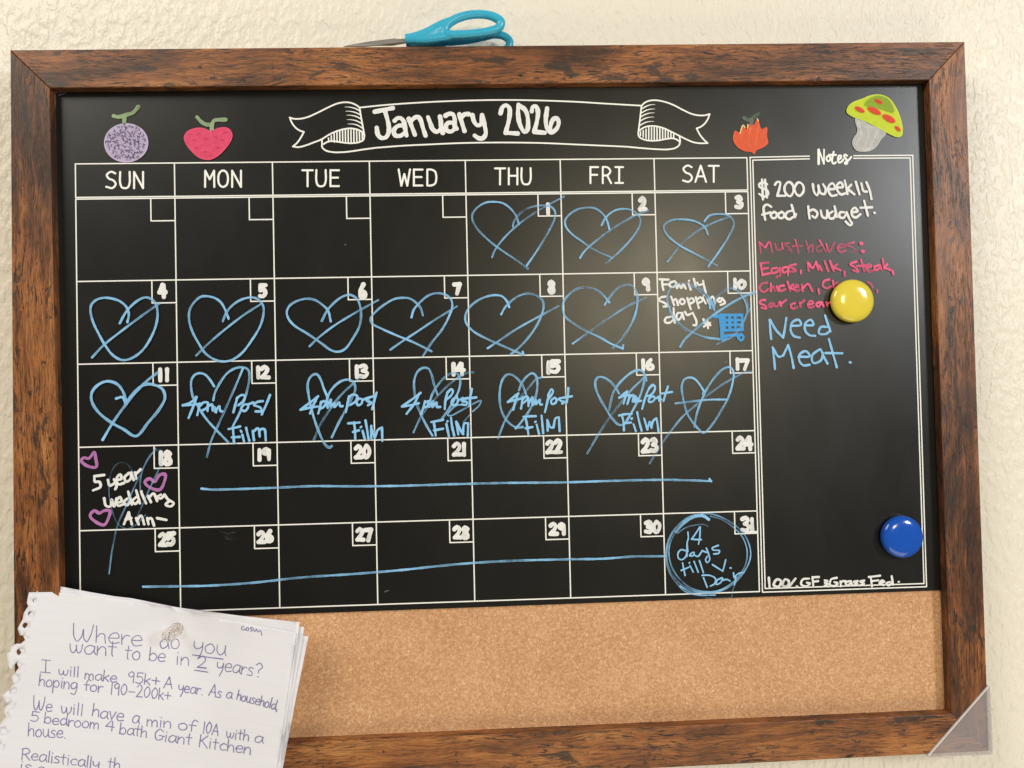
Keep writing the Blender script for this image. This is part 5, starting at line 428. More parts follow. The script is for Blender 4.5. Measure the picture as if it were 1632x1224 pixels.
PAPER_LINES=[[["S",56,96,0,[-24571,-16050,-24545,-17015,-24345,-17327,-24049,-17011,-23932,-16527]],["S",56,103,0,[-23917,-16520,-23899,-17194,-23725,-17401,-23427,-16887,-23259,-16252]],["S",54,99,0,[-23049,-16331,-23117,-17510]],["S",55,92,0,[-23095,-17172,-22804,-16906,-22546,-17001,-22531,-17327,-22500,-17603]],["S",55,96,0,[-22257,-17244,-21605,-17260,-21715,-16948,-22019,-16936,-22285,-17236,-22109,-17614,-21592,-17609]],["S",53,98,0,[-21425,-17059,-21424,-17763]],["S",58,95,0,[-21391,-17392,-21146,-17140,-20881,-17206]],["S",54,96,0,[-20746,-17511,-20098,-17539,-20224,-17238,-20516,-17225,-20773,-17505,-20591,-17895,-20077,-17877]],["S",60,105,0,[-18303,-17680,-18578,-17578,-18857,-17827,-18717,-18190,-18424,-18089,-18285,-17780]],["S",60,92,0,[-18211,-17108,-18306,-17827,-18231,-18233]],["S",53,93,0,[-17815,-17551,-18087,-17803,-17999,-18193,-17698,-18229,-17527,-17918,-17662,-17604,-17805,-17552]],["S",58,103,0,[-16433,-17736,-16426,-18128,-16203,-18264,-15855,-18092,-15756,-17828]],["S",61,99,0,[-15776,-17817,-15874,-18441,-16177,-18969]],["S",58,96,0,[-15225,-17867,-15597,-18116,-15513,-18499,-15136,-18516,-14898,-18232,-15045,-17921,-15237,-17867]],["S",58,93,0,[-14679,-17892,-14687,-18422,-14485,-18605,-14183,-18419,-14039,-17936]],["S",54,100,0,[-14028,-17939,-14104,-18413,-14024,-18644]],["S",67,100,0,[-16572,-18689,-15382,-18820,-14247,-18884]]],[["S",55,104,0,[-24814,-17459,-24783,-17910,-24653,-18116,-24456,-17961,-24388,-17607]],["S",55,99,0,[-24410,-17608,-24369,-18042,-24255,-18166,-24072,-17949,-24003,-17576]],["S",55,92,0,[-23214,-17785,-23526,-17673,-23841,-17874,-23808,-18204,-23542,-18285,-23253,-18032,-23196,-17750]],["S",59,94,0,[-23209,-17756,-23240,-18157,-23131,-18364]],["S",61,93,0,[-23020,-17752,-23059,-18376]],["S",60,95,0,[-23019,-18077,-22745,-17809,-22525,-17941,-22500,-18462]],["S",59,103,0,[-22024,-17517,-22080,-18462,-22024,-18539]],["S",55,99,0,[-22323,-17838,-21770,-17911]],["S",53,91,0,[-20971,-17888,-21056,-18735,-21008,-18819]],["S",54,99,0,[-21203,-18168,-20776,-18233]],["S",58,94,0,[-20444,-18293,-20712,-18484,-20633,-18826,-20390,-18882,-20231,-18645,-20317,-18347,-20447,-18293]],["S",53,94,0,[-19502,-18060,-19607,-18980]],["S",56,101,0,[-19569,-18650,-19325,-18480,-19098,-18712,-19208,-18983,-19438,-19011,-19588,-18840]],["S",56,102,0,[-18950,-18800,-18503,-18820,-18589,-18593,-18784,-18563,-18991,-18786,-18860,-19071,-18511,-19064]],["S",54,100,0,[-17641,-18767,-17657,-19337]],["S",58,95,0,[-17634,-18514,-17588,-18555]],["S",55,94,0,[-17378,-18821,-17394,-19366]],["S",59,100,0,[-17374,-19088,-17097,-18848,-16889,-18972,-16846,-19407]],["S",60,94,0,[-16106,-18912,-15807,-18757,-15578,-18962,-15753,-19233,-16182,-19515]],["S",54,92,0,[-16181,-19517,-15528,-19556]],["S",61,102,0,[-14673,-19127,-14670,-19428,-14499,-19517,-14277,-19371,-14209,-19179]],["S",56,91,0,[-14197,-19179,-14297,-19646,-14531,-20064]],["S",59,103,0,[-14076,-19431,-13610,-19418,-13678,-19192,-13891,-19187,-14098,-19430,-13994,-19707,-13626,-19676]],["S",58,96,0,[-12942,-19293,-13176,-19216,-13449,-19413,-13471,-19696,-13236,-19753,-13001,-19520,-12934,-19269]],["S",57,105,0,[-12927,-19262,-13002,-19625,-12930,-19805]],["S",54,99,0,[-12806,-19298,-12856,-19851]],["S",56,104,0,[-12811,-19548,-12618,-19348,-12425,-19398]],["S",56,94,0,[-11965,-19428,-12169,-19345,-12323,-19501,-12076,-19674,-12083,-19869,-12430,-19855]],["S",57,98,0,[-11760,-19169,-11490,-19027,-11308,-19285,-11586,-19553,-11598,-19694]],["S",60,102,0,[-11653,-19936,-11625,-19973]],["S",67,100,0,[-16398,-19736,-15395,-19838]],["S",67,100,0,[-16201,-19536,-15522,-19580]]],[["S",60,94,0,[-26385,-18499,-26433,-19365]],["S",53,101,0,[-26655,-18458,-26097,-18549]],["S",57,100,0,[-26751,-19304,-26130,-19406]],["S",53,104,0,[-25555,-19180,-25548,-19473,-25448,-19608,-25316,-19513,-25260,-19304]],["S",54,103,0,[-25260,-19301,-25250,-19575,-25157,-19658,-25019,-19532,-24970,-19282]],["S",55,100,0,[-24791,-19296,-24821,-19726]],["S",58,94,0,[-24781,-19117,-24761,-19145]],["S",57,97,0,[-24534,-19109,-24586,-19791]],["S",58,103,0,[-24305,-19074,-24353,-19813]],["S",53,99,0,[-23843,-19579,-23883,-19999]],["S",59,99,0,[-23854,-19762,-23721,-19613,-23619,-19705,-23622,-20058]],["S",56,98,0,[-23602,-19813,-23453,-19673,-23350,-19754,-23352,-20105]],["S",53,101,0,[-22762,-19815,-22963,-19735,-23170,-19857,-23165,-20075,-22985,-20145,-22801,-19976,-22751,-19791]],["S",61,99,0,[-22748,-19794,-22793,-20067,-22732,-20208]],["S",59,99,0,[-22593,-19471,-22673,-20220]],["S",59,92,0,[-22292,-19850,-22634,-20028]],["S",58,96,0,[-22573,-20001,-22305,-20285]],["S",60,97,0,[-22170,-20089,-21786,-20113,-21850,-19931,-22026,-19905,-22200,-20079,-22092,-20319,-21771,-20314]],["S",53,100,0,[-20592,-19835,-20745,-19695,-20982,-19863,-20825,-20054,-20612,-19937]],["S",54,90,0,[-20600,-19833,-20660,-20469]],["S",59,103,0,[-20346,-19779,-19950,-19838]],["S",57,104,0,[-20346,-19780,-20396,-20081]],["S",54,103,0,[-20402,-20076,-20115,-20076,-20007,-20314,-20225,-20520,-20490,-20425]],["S",54,102,0,[-19827,-19853,-19900,-20592]],["S",56,102,0,[-19495,-20225,-19858,-20405]],["S",54,105,0,[-19776,-20371,-19506,-20669]],["S",58,95,0,[-19086,-20158,-19115,-20626]],["S",58,103,0,[-19376,-20341,-18828,-20441]],["S",60,103,0,[-18557,-20889,-18169,-20157]],["S",58,94,0,[-18175,-20152,-17980,-20966]],["S",56,91,0,[-18436,-20623,-18009,-20676]],["S",59,97,0,[-17484,-20711,-17459,-20968,-17350,-21045,-17191,-20939,-17152,-20767]],["S",60,98,0,[-17154,-20766,-17191,-21162,-17342,-21489]],["S",59,92,0,[-17061,-21010,-16731,-21003,-16780,-20832,-16935,-20825,-17080,-21009,-16979,-21228,-16730,-21201]],["S",55,91,0,[-16258,-20942,-16433,-20866,-16605,-21023,-16609,-21239,-16445,-21287,-16279,-21101,-16240,-20911]],["S",57,104,0,[-16250,-20920,-16283,-21196,-16224,-21320]],["S",55,98,0,[-16143,-20906,-16172,-21312]],["S",61,105,0,[-16139,-21087,-16007,-20942,-15870,-20980]],["S",60,91,0,[-15807,-21356,-15775,-21373]],["S",59,104,0,[-15297,-21389,-14856,-20637]],["S",54,95,0,[-14846,-20636,-14797,-21470]],["S",55,92,0,[-15171,-21129,-14782,-21177]],["S",60,99,0,[-14324,-21141,-14480,-21063,-14601,-21173,-14413,-21325,-14437,-21488,-14704,-21465]],["S",60,95,0,[-13533,-21156,-13718,-21101,-13932,-21258,-13932,-21470,-13767,-21511,-13580,-21328,-13529,-21137]],["S",54,103,0,[-13529,-21134,-13572,-21410,-13525,-21545]],["S",56,105,0,[-13019,-20891,-13196,-21552]],["S",60,95,0,[-13130,-21351,-12980,-21204,-12877,-21268,-12906,-21444,-12933,-21606]],["S",58,97,0,[-12621,-21282,-12803,-21408,-12799,-21632,-12654,-21663,-12532,-21498,-12554,-21319,-12631,-21285]],["S",60,95,0,[-12402,-21309,-12458,-21608,-12398,-21731,-12254,-21632,-12154,-21368]],["S",60,94,0,[-12150,-21359,-12228,-21643,-12211,-21765]],["S",56,101,0,[-11838,-21455,-11946,-21382,-12058,-21483,-11927,-21630,-11954,-21776,-12154,-21753]],["S",53,91,0,[-11801,-21623,-11523,-21645,-11538,-21475,-11664,-21467,-11808,-21631,-11786,-21848,-11566,-21830]],["S",59,92,0,[-11336,-21230,-11513,-21899]],["S",58,103,0,[-11451,-21701,-11302,-21555,-11205,-21613,-11238,-21798,-11269,-21960]],["S",57,105,0,[-10948,-21621,-11119,-21745,-11138,-21989,-10988,-22023,-10864,-21848,-10881,-21656,-10953,-21618]],["S",61,104,0,[-10605,-21336,-10815,-22058]],["S",60,103,0,[-10349,-21826,-10477,-21757,-10656,-21902,-10640,-22130,-10466,-22076,-10356,-21886]],["S",57,104,0,[-10230,-21494,-10373,-21931,-10399,-22187]],["S",56,100,0,[-10285,-22145,-10367,-22308]]],[["S",57,92,0,[-26768,-19422,-26878,-20248]],["S",58,100,0,[-26848,-20010,-26667,-19820,-26535,-19900,-26538,-20119,-26533,-20318]],["S",58,97,0,[-26193,-19882,-26392,-20044,-26358,-20331,-26159,-20368,-26027,-20167,-26103,-19929,-26187,-19888]],["S",60,97,0,[-25903,-19921,-26001,-20786]],["S",56,100,0,[-25919,-20130,-25716,-19960,-25558,-20207,-25720,-20448,-25934,-20334]],["S",59,97,0,[-25369,-20025,-25423,-20518]],["S",60,90,0,[-25347,-19812,-25330,-19856]],["S",59,103,0,[-25224,-20054,-25269,-20547]],["S",56,95,0,[-25239,-20307,-25051,-20107,-24928,-20224,-24939,-20612]],["S",61,93,0,[-24390,-20270,-24590,-20180,-24794,-20362,-24699,-20616,-24490,-20554,-24384,-20265]],["S",57,105,0,[-24390,-20262,-24435,-20720,-24588,-21008,-24805,-20910]],["S",54,96,0,[-23475,-20157,-23611,-20059,-23725,-20169,-23798,-20793]],["S",61,97,0,[-23928,-20384,-23563,-20427]],["S",60,96,0,[-23291,-20440,-23512,-20574,-23460,-20840,-23223,-20877,-23101,-20706,-23184,-20478,-23293,-20431]],["S",58,99,0,[-22979,-20524,-23001,-20963]],["S",56,100,0,[-22973,-20716,-22818,-20582,-22655,-20625]],["S",57,98,0,[-22065,-20398,-22124,-21170]],["S",57,102,0,[-21595,-20553,-21722,-20418,-21908,-20611,-21776,-20804,-21610,-20660]],["S",59,95,0,[-21594,-20556,-21644,-21239]],["S",57,99,0,[-21245,-20500,-21460,-20811,-21347,-21237,-21124,-21061,-21098,-20681,-21239,-20491]],["S",60,95,0,[-20928,-21046,-20517,-21096]],["S",55,93,0,[-20370,-20762,-20196,-20608,-20041,-20824,-20163,-21094,-20419,-21389]],["S",58,92,0,[-20422,-21397,-20014,-21447]],["S",54,101,0,[-19661,-20757,-19879,-21066,-19765,-21489,-19539,-21311,-19511,-20944,-19657,-20754]],["S",57,93,0,[-19138,-20862,-19358,-21168,-19240,-21585,-19016,-21401,-18989,-21033,-19146,-20850]],["S",56,94,0,[-18829,-20874,-18870,-21634]],["S",57,98,0,[-18551,-21228,-18843,-21440]],["S",58,95,0,[-18790,-21393,-18556,-21672]],["S",54,98,0,[-18228,-21175,-18247,-21623]],["S",56,93,0,[-18458,-21376,-18010,-21436]]],[["S",58,95,0,[-27205,-20910,-27201,-21667,-27099,-21896,-26938,-21666,-26865,-21278]],["S",59,101,0,[-26859,-21280,-26848,-21793,-26757,-21947,-26575,-21562,-26487,-21058]],["S",56,90,0,[-26394,-21782,-26031,-21786,-26096,-21579,-26257,-21570,-26404,-21774,-26304,-22046,-26022,-22017]],["S",59,91,0,[-25400,-21739,-25357,-22080,-25279,-22236,-25120,-22119,-25069,-21857]],["S",59,102,0,[-25060,-21867,-25032,-22183,-24943,-22297,-24782,-22135,-24744,-21845]],["S",61,92,0,[-24565,-21901,-24583,-22373]],["S",55,98,0,[-24543,-21716,-24519,-21738]],["S",56,93,0,[-24269,-21599,-24323,-22404]],["S",57,97,0,[-24018,-21708,-24069,-22480]],["S",56,102,0,[-23250,-21692,-23345,-22528]],["S",56,93,0,[-23306,-22284,-23107,-22104,-22942,-22195,-22932,-22417,-22946,-22622]],["S",61,98,0,[-22325,-22352,-22534,-22264,-22768,-22406,-22771,-22658,-22574,-22739,-22348,-22545,-22312,-22329]],["S",61,100,0,[-22312,-22333,-22349,-22652,-22284,-22819]],["S",53,102,0,[-22179,-22279,-22054,-22839]],["S",60,104,0,[-22043,-22839,-21758,-22365]],["S",60,101,0,[-21666,-22676,-21252,-22722,-21306,-22509,-21513,-22477,-21698,-22668,-21593,-22955,-21249,-22952]],["S",59,90,0,[-20177,-22764,-20382,-22674,-20597,-22848,-20602,-23112,-20416,-23174,-20224,-22975,-20164,-22745]],["S",57,96,0,[-20156,-22736,-20203,-23080,-20155,-23246]],["S",55,97,0,[-19617,-22930,-19631,-23409]],["S",60,105,0,[-19615,-23148,-19451,-22985,-19312,-23069,-19287,-23444]],["S",61,97,0,[-19265,-23190,-19082,-23033,-18947,-23113,-18932,-23495]],["S",59,97,0,[-18658,-23043,-18694,-23515]],["S",56,98,0,[-18655,-22851,-18623,-22884]],["S",54,103,0,[-18449,-23077,-18454,-23544]],["S",54,98,0,[-18445,-23315,-18189,-23117,-18010,-23218,-17995,-23600]],["S",61,98,0,[-17106,-23269,-17413,-23391,-17334,-23663,-17013,-23729,-16811,-23544,-16956,-23308,-17107,-23268]],["S",59,96,0,[-16028,-23179,-16230,-23073,-16402,-23182,-16527,-23825]],["S",60,103,0,[-16680,-23393,-16157,-23457]],["S",54,96,0,[-15550,-23179,-15666,-23996]],["S",60,99,0,[-15201,-23188,-15431,-23544,-15375,-23982,-15153,-23775,-15081,-23379,-15207,-23181]],["S",55,100,0,[-15076,-24080,-14700,-23319]],["S",59,102,0,[-14699,-23325,-14625,-24140]],["S",57,103,0,[-14956,-23820,-14624,-23848]],["S",54,95,0,[-13971,-23813,-13977,-24135,-13920,-24272,-13771,-24159,-13700,-23916]],["S",53,99,0,[-13710,-23911,-13720,-24216,-13656,-24301,-13510,-24142,-13448,-23880]],["S",58,94,0,[-13289,-23913,-13376,-24368]],["S",57,104,0,[-13262,-23733,-13246,-23761]],["S",56,94,0,[-12929,-23677,-13041,-24323,-13011,-24374]],["S",56,101,0,[-13144,-23900,-12788,-23936]],["S",54,95,0,[-12654,-23621,-12797,-24414]],["S",57,97,0,[-12752,-24172,-12550,-23991,-12415,-24057,-12423,-24272,-12442,-24451]],["S",56,102,0,[-11389,-24165,-11642,-24085,-11917,-24236,-11919,-24472,-11673,-24529,-11438,-24344,-11359,-24133]],["S",55,90,0,[-11363,-24134,-11426,-24434,-11333,-24587]]],[["S",58,103,0,[-27272,-21979,-26852,-22068]],["S",58,91,0,[-27273,-21979,-27323,-22253]],["S",56,101,0,[-27321,-22254,-27038,-22266,-26914,-22498,-27144,-22666,-27413,-22577]],["S",53,99,0,[-26442,-22083,-26511,-22814]],["S",56,91,0,[-26483,-22556,-26272,-22422,-26081,-22612,-26159,-22821,-26344,-22848,-26492,-22704]],["S",59,95,0,[-25948,-22727,-25561,-22749,-25633,-22573,-25814,-22553,-25972,-22719,-25857,-22943,-25552,-22936]],["S",59,91,0,[-25035,-22681,-25237,-22590,-25453,-22771,-25340,-23011,-25121,-22963,-25022,-22753]],["S",61,95,0,[-24981,-22302,-25040,-22792,-24985,-23081]],["S",59,94,0,[-24882,-22694,-24901,-23125]],["S",56,104,0,[-24868,-22893,-24728,-22750,-24564,-22800]],["S",55,93,0,[-24297,-22781,-24498,-22921,-24443,-23181,-24218,-23217,-24084,-23044,-24188,-22828,-24294,-22784]],["S",54,100,0,[-23772,-22847,-23980,-22992,-23920,-23243,-23691,-23293,-23566,-23109,-23666,-22897,-23769,-22849]],["S",56,102,0,[-23452,-22922,-23480,-23353]],["S",53,104,0,[-23449,-23128,-23312,-22968,-23219,-23063,-23219,-23399]],["S",59,103,0,[-23197,-23166,-23052,-23026,-22939,-23113,-22931,-23453]],["S",57,93,0,[-22050,-22931,-22426,-23277]],["S",56,103,0,[-22431,-23275,-21850,-23383]],["S",55,100,0,[-21971,-22973,-22021,-23640]],["S",60,95,0,[-21409,-23099,-21495,-23850]],["S",56,90,0,[-21462,-23576,-21244,-23440,-21073,-23641,-21168,-23867,-21353,-23879,-21480,-23738]],["S",61,90,0,[-20533,-23604,-20722,-23517,-20929,-23663,-20941,-23893,-20757,-23952,-20570,-23781,-20522,-23589]],["S",55,92,0,[-20517,-23579,-20562,-23870,-20504,-24023]],["S",56,105,0,[-20219,-23358,-20298,-24007,-20261,-24057]],["S",58,105,0,[-20437,-23561,-20066,-23622]],["S",57,99,0,[-19958,-23370,-20044,-24126]],["S",57,97,0,[-20013,-23904,-19824,-23730,-19684,-23799,-19679,-24001,-19680,-24187]],["S",60,91,0,[-18469,-23834,-18713,-23653,-19043,-23929,-18957,-24361,-18587,-24333,-18515,-24128]],["S",54,94,0,[-18777,-24069,-18389,-24160]],["S",56,105,0,[-18274,-24050,-18344,-24532]],["S",59,92,0,[-18252,-23852,-18234,-23879]],["S",60,91,0,[-17595,-24186,-17829,-24098,-18084,-24255,-18092,-24490,-17878,-24567,-17635,-24375,-17583,-24164]],["S",56,91,0,[-17575,-24156,-17635,-24471,-17557,-24629]],["S",60,95,0,[-17438,-24174,-17502,-24649]],["S",56,91,0,[-17463,-24410,-17210,-24222,-17054,-24327,-17079,-24719]],["S",57,97,0,[-16641,-24012,-16736,-24708,-16710,-24764]],["S",57,97,0,[-16884,-24244,-16462,-24294]],["S",59,98,0,[-15839,-24072,-15984,-24943]],["S",54,102,0,[-15325,-24148,-15898,-24537]],["S",54,100,0,[-15790,-24478,-15417,-25024]],["S",61,102,0,[-15180,-24543,-15250,-25040]],["S",53,105,0,[-15134,-24345,-15123,-24372]],["S",53,95,0,[-14767,-24369,-14872,-25069,-14837,-25126]],["S",55,91,0,[-15009,-24599,-14585,-24657]],["S",57,96,0,[-14027,-24791,-14219,-24693,-14503,-24886,-14404,-25146,-14101,-25138]],["S",60,99,0,[-13853,-24379,-13993,-25220]],["S",58,93,0,[-13942,-24971,-13705,-24773,-13540,-24849,-13533,-25083,-13540,-25283]],["S",56,100,0,[-13332,-25024,-12868,-25021,-12938,-24824,-13146,-24818,-13357,-25025,-13263,-25285,-12876,-25247]],["S",53,103,0,[-12704,-24857,-12794,-25371]],["S",60,92,0,[-12741,-25118,-12480,-24891,-12329,-25006,-12348,-25425]]],[["S",55,98,0,[-27524,-22722,-27540,-23611]],["S",61,98,0,[-27536,-23350,-27362,-23135,-27219,-23211,-27194,-23451,-27178,-23651]],["S",61,90,0,[-26873,-23225,-27060,-23407,-26996,-23676,-26785,-23706,-26681,-23501,-26776,-23256,-26872,-23230]],["S",55,91,0,[-26573,-23207,-26544,-23620,-26416,-23760,-26264,-23615,-26223,-23250]],["S",53,98,0,[-26217,-23262,-26217,-23619,-26158,-23789]],["S",54,91,0,[-25761,-23399,-25930,-23331,-26036,-23465,-25820,-23616,-25796,-23799,-26080,-23797]],["S",57,103,0,[-25639,-23592,-25274,-23587,-25347,-23394,-25516,-23391,-25665,-23590,-25546,-23841,-25253,-23802]],["S",55,101,0,[-25120,-23893,-25093,-23924]]],[["S",60,91,0,[-27871,-24435,-27932,-25165]],["S",58,100,0,[-27924,-24494,-27638,-24432,-27411,-24687,-27629,-24816,-27868,-24821]],["S",61,90,0,[-27733,-24835,-27420,-25266]],["S",57,97,0,[-27287,-25031,-26898,-25052,-26954,-24875,-27143,-24853,-27312,-25025,-27203,-25256,-26883,-25262]],["S",60,104,0,[-26335,-25009,-26544,-24922,-26749,-25073,-26763,-25314,-26571,-25393,-26366,-25196,-26322,-24995]],["S",60,102,0,[-26318,-24986,-26357,-25293,-26303,-25455]],["S",61,102,0,[-26114,-24710,-26192,-25476]],["S",57,104,0,[-25947,-25067,-25993,-25542]],["S",59,100,0,[-25920,-24863,-25906,-24894]],["S",60,96,0,[-25448,-25181,-25619,-25089,-25752,-25202,-25522,-25375,-25531,-25548,-25838,-25517]],["S",54,94,0,[-25167,-24963,-25241,-25618,-25200,-25682]],["S",54,100,0,[-25369,-25176,-25004,-25234]],["S",55,103,0,[-24883,-25285,-24924,-25764]],["S",61,98,0,[-24854,-25078,-24840,-25116]],["S",54,98,0,[-24303,-25459,-24475,-25357,-24714,-25501,-24621,-25753,-24356,-25769]],["S",60,97,0,[-23801,-25523,-23989,-25440,-24220,-25582,-24219,-25817,-24035,-25894,-23835,-25715,-23785,-25506]],["S",57,101,0,[-23787,-25502,-23835,-25805,-23770,-25967]],["S",61,103,0,[-23568,-25186,-23672,-25993]],["S",58,94,0,[-23368,-25274,-23468,-26065]],["S",55,92,0,[-23264,-25613,-23243,-25873,-23114,-25971,-22925,-25866,-22867,-25703]],["S",60,92,0,[-22869,-25701,-22931,-26110,-23129,-26445]],["S",55,95,0,[-22080,-25497,-22171,-26174,-22123,-26224]],["S",54,94,0,[-22279,-25718,-21933,-25777]],["S",57,103,0,[-21800,-25478,-21917,-26285]],["S",56,104,0,[-21874,-26048,-21686,-25873,-21534,-25948,-21537,-26168,-21542,-26371]]],[["S",60,98,0,[-27942,-25487,-28005,-25954]],["S",54,98,0,[-27921,-25283,-27901,-25326]],["S",56,96,0,[-27321,-25654,-27551,-25554,-27700,-25646,-27425,-25855,-27418,-26037,-27800,-25960]],["S",56,99,0,[-26526,-25826,-26691,-25755,-26874,-25910,-26888,-26158,-26730,-26220,-26554,-26015,-26508,-25809]],["S",59,98,0,[-26513,-25804,-26543,-26114,-26505,-26270]]],[["S",58,100,0,[-12618,-16493,-12805,-16616,-12754,-16789,-12571,-16724]],["S",58,100,0,[-12386,-16602,-12513,-16757,-12313,-16797,-12269,-16633,-12386,-16602]],["S",58,100,0,[-11992,-16556,-12150,-16630,-12002,-16765,-12161,-16861]],["S",58,100,0,[-11914,-16647,-11865,-16853,-11680,-16687]],["S",58,100,0,[-11680,-16687,-11607,-16892,-11449,-16774,-11394,-16842,-11331,-17112]]]]
SHEETS=[[[-27577,-13798,-27698,-14521,-27595,-14740,-27862,-15171,-27926,-15613,-28225,-16208,-28070,-16708,-27816,-16683,-27613,-16868,-27646,-17120,-27961,-17268,-28277,-17244,-28602,-17431,-28620,-17727,-28853,-17835,-28813,-18481,-28743,-18989,-28508,-18854,-28229,-18446,-27957,-18642,-28003,-18985,-28280,-19135,-28401,-19299,-28249,-19443,-28099,-19675,-28263,-19966,-28539,-20072,-28622,-20239,-28941,-20514,-29232,-20704,-29110,-21064,-28898,-21388,-28644,-21151,-28411,-21388,-28492,-21683,-28808,-21783,-28967,-21941,-28773,-22217,-29051,-22621,-29444,-22714,-29518,-23556,-29737,-24586,-29970,-26259,-30172,-27548,-21175,-28480,-10886,-28489,-10693,-27414,-10455,-26294,-9635,-21679,-8861,-16915,-11189,-16513,-14414,-16005,-17581,-15452,-20662,-14691,-23203,-14204,-25968,-13857],[[-27065,-14386,-27089,-14460,-27155,-14503,-27238,-14498,-27307,-14448,-27334,-14371,-27311,-14297,-27245,-14254,-27162,-14258,-27093,-14309],[-27227,-15295,-27259,-15398,-27351,-15457,-27467,-15450,-27562,-15380,-27602,-15272,-27570,-15169,-27478,-15110,-27363,-15117,-27266,-15187],[-27528,-16063,-27564,-16176,-27664,-16241,-27789,-16233,-27892,-16155,-27935,-16037,-27899,-15925,-27800,-15860,-27675,-15868,-27571,-15946],[-27723,-17841,-27774,-17993,-27909,-18080,-28075,-18066,-28209,-17959,-28261,-17799,-28211,-17647,-28078,-17561,-27912,-17574,-27776,-17681],[-28289,-20510,-28335,-20639,-28449,-20711,-28586,-20698,-28696,-20606,-28735,-20469,-28688,-20340,-28575,-20268,-28438,-20281,-28328,-20373],[-28904,-23228,-28953,-23373,-29083,-23454,-29244,-23441,-29376,-23337,-29427,-23183,-29379,-23038,-29249,-22957,-29088,-22971,-28956,-23075],[-29087,-24223,-29134,-24367,-29264,-24448,-29426,-24434,-29558,-24331,-29610,-24178,-29563,-24034,-29434,-23954,-29272,-23968,-29140,-24071]]],[[-27041,-13582,-27158,-13922,-27438,-14164,-27266,-14517,-27624,-14753,-27408,-15150,-27798,-15552,-27622,-16031,-28009,-16516,-27758,-17044,-28224,-17435,-27982,-17881,-28376,-18365,-28148,-18905,-28632,-19559,-28414,-20104,-28895,-20583,-28674,-21127,-29151,-21688,-29001,-22220,-29554,-22940,-29775,-24187,-30152,-25838,-30356,-27553,-21199,-28634,-10633,-28634,-10483,-27432,-10245,-26313,-9372,-21261,-8603,-16179,-12998,-15759,-17595,-15329,-20681,-14526,-23658,-14048,-26212,-13579],[]],[[-26659,-13528,-26988,-13598,-26816,-14039,-27219,-14362,-27042,-14801,-27436,-15206,-27256,-15728,-27646,-16215,-27394,-16745,-27861,-17309,-27695,-17922,-28172,-18574,-28030,-19284,-28520,-20027,-28382,-20740,-28866,-21477,-28795,-22174,-29349,-22982,-29404,-24665,-29957,-26315,-30237,-27598,-21222,-28746,-10559,-28745,-10364,-27539,-10170,-26336,-9208,-21279,-8312,-16540,-8965,-16469,-13024,-15867,-17624,-15436,-20707,-14606,-23686,-13952,-26159,-13377,-26325,-13543],[]],[[-25846,-13751,-26248,-14597,-26544,-15869,-26850,-17139,-27170,-18413,-27527,-20136,-28026,-21830,-28415,-23505,-28793,-25592,-29279,-27966,-21246,-28857,-10576,-28861,-10333,-27564,-10073,-26359,-9054,-21732,-8046,-17199,-10344,-16861,-17655,-15589,-20735,-14753,-23712,-14095],[]]]
SHAPE={"up_loop":[2174,26006,2384,26526,3026,26982,4027,27283,5115,27318,5882,27116,6355,26749,6181,26309,5449,26036,4359,25873,3271,25793,2504,25804],"up_neck":[-717,25502,-159,25555,564,25717,1291,26008,2113,26527,2843,26891],"up_root":[20,25518,921,25552,1824,25660,2910,25803],"lo_loop":[1587,25765,2785,25883,3985,26010,5005,26213,5934,26407,6625,26265,7015,25891,6930,25424,6461,25145,5071,25010,3227,25016,1944,25252],"lo_neck":[-736,25677,132,25675,1046,25673,1871,25698],"bladeA":[-5259,25177,-4807,25285,-3361,25538,-1506,25762,-1371,25716,-692,25733,-697,25466,-1377,25422,-2464,25279,-3819,25154],"bladeB":[-2947,25341,-1534,25724,-714,25796,-720,25519,-1768,25338],"magY":[31974,5640],"magB":[35163,-11908],"pinbase":[-17643,-16855],"prot":[36387,-27845,41106,-22973,40994,-27675],"rR":5937.450927263705,"hd":2546.476485146976}

PIN=(-0.17623,-0.16841)
def paper_y(X,Z):
    dx,dz=X-PIN[0],Z-PIN[1]
    rr=math.hypot(dx,dz);e=1-math.exp(-(rr/.05)**2)
    y=-.0028-.0072*e
    c=dx*.83-dz*.55-.012       # crease running down-left from the pin
    if dz<0: y-=.018*(math.sqrt(c*c+.005**2)-.005)*min(1,-dz/.05)
    c2=dx-.002
    if dz>0: y-=.05*(math.sqrt(c2*c2+.003**2)-.003)*min(1,dz/.012)*math.exp(-(rr/.04)**2)
    y-=.0012*math.sin(42*dx+15*dz+.6)*e
    y-=.0009*math.sin(75*dz-20*dx)*e
    w=dx+.35*dz-.004
    y-=.085*(w+math.sqrt(w*w+.012**2)-.012)
    l=max(0.,-.262-X);y-=2.2*l*l
    q=max(0.,X+.100);y-=1.4*q*q
    return y


# ------------------------------------------------------------------ the wall
WALL_Y = 0.0215
def wall():
    bm = bmesh.new()
    vsx = [bm.verts.new(p) for p in ((-1.6, WALL_Y, -1.3), (1.8, WALL_Y, -1.3), (1.8, WALL_Y, 1.3), (-1.6, WALL_Y, 1.3))]
    f = bm.faces.new(vsx); f.normal_update()
    if f.normal.y > 0: f.normal_flip()
    me = bpy.data.meshes.new('wall'); bm.to_mesh(me); bm.free()
    return tag(link('wall', me, M['wall']), kind='structure')
wall()

# ------------------------------------------------------------------ the calendar board
FY, BY = -0.0075, 0.0185
OUT = [(-.2855, .2449), (.4103, .2490), (.4102, -.2772), (-.2872, -.2826)]     # TL TR BR BL
INN = [(-.2585, .2176), (.3820, .2203), (.3829, -.2491), (-.2545, -.2506)]
board = thing('calendar_board', (.0615, BY, -.2800), 'black January 2026 calendar board with cork strip in a rustic brown wooden frame', 'calendar board')

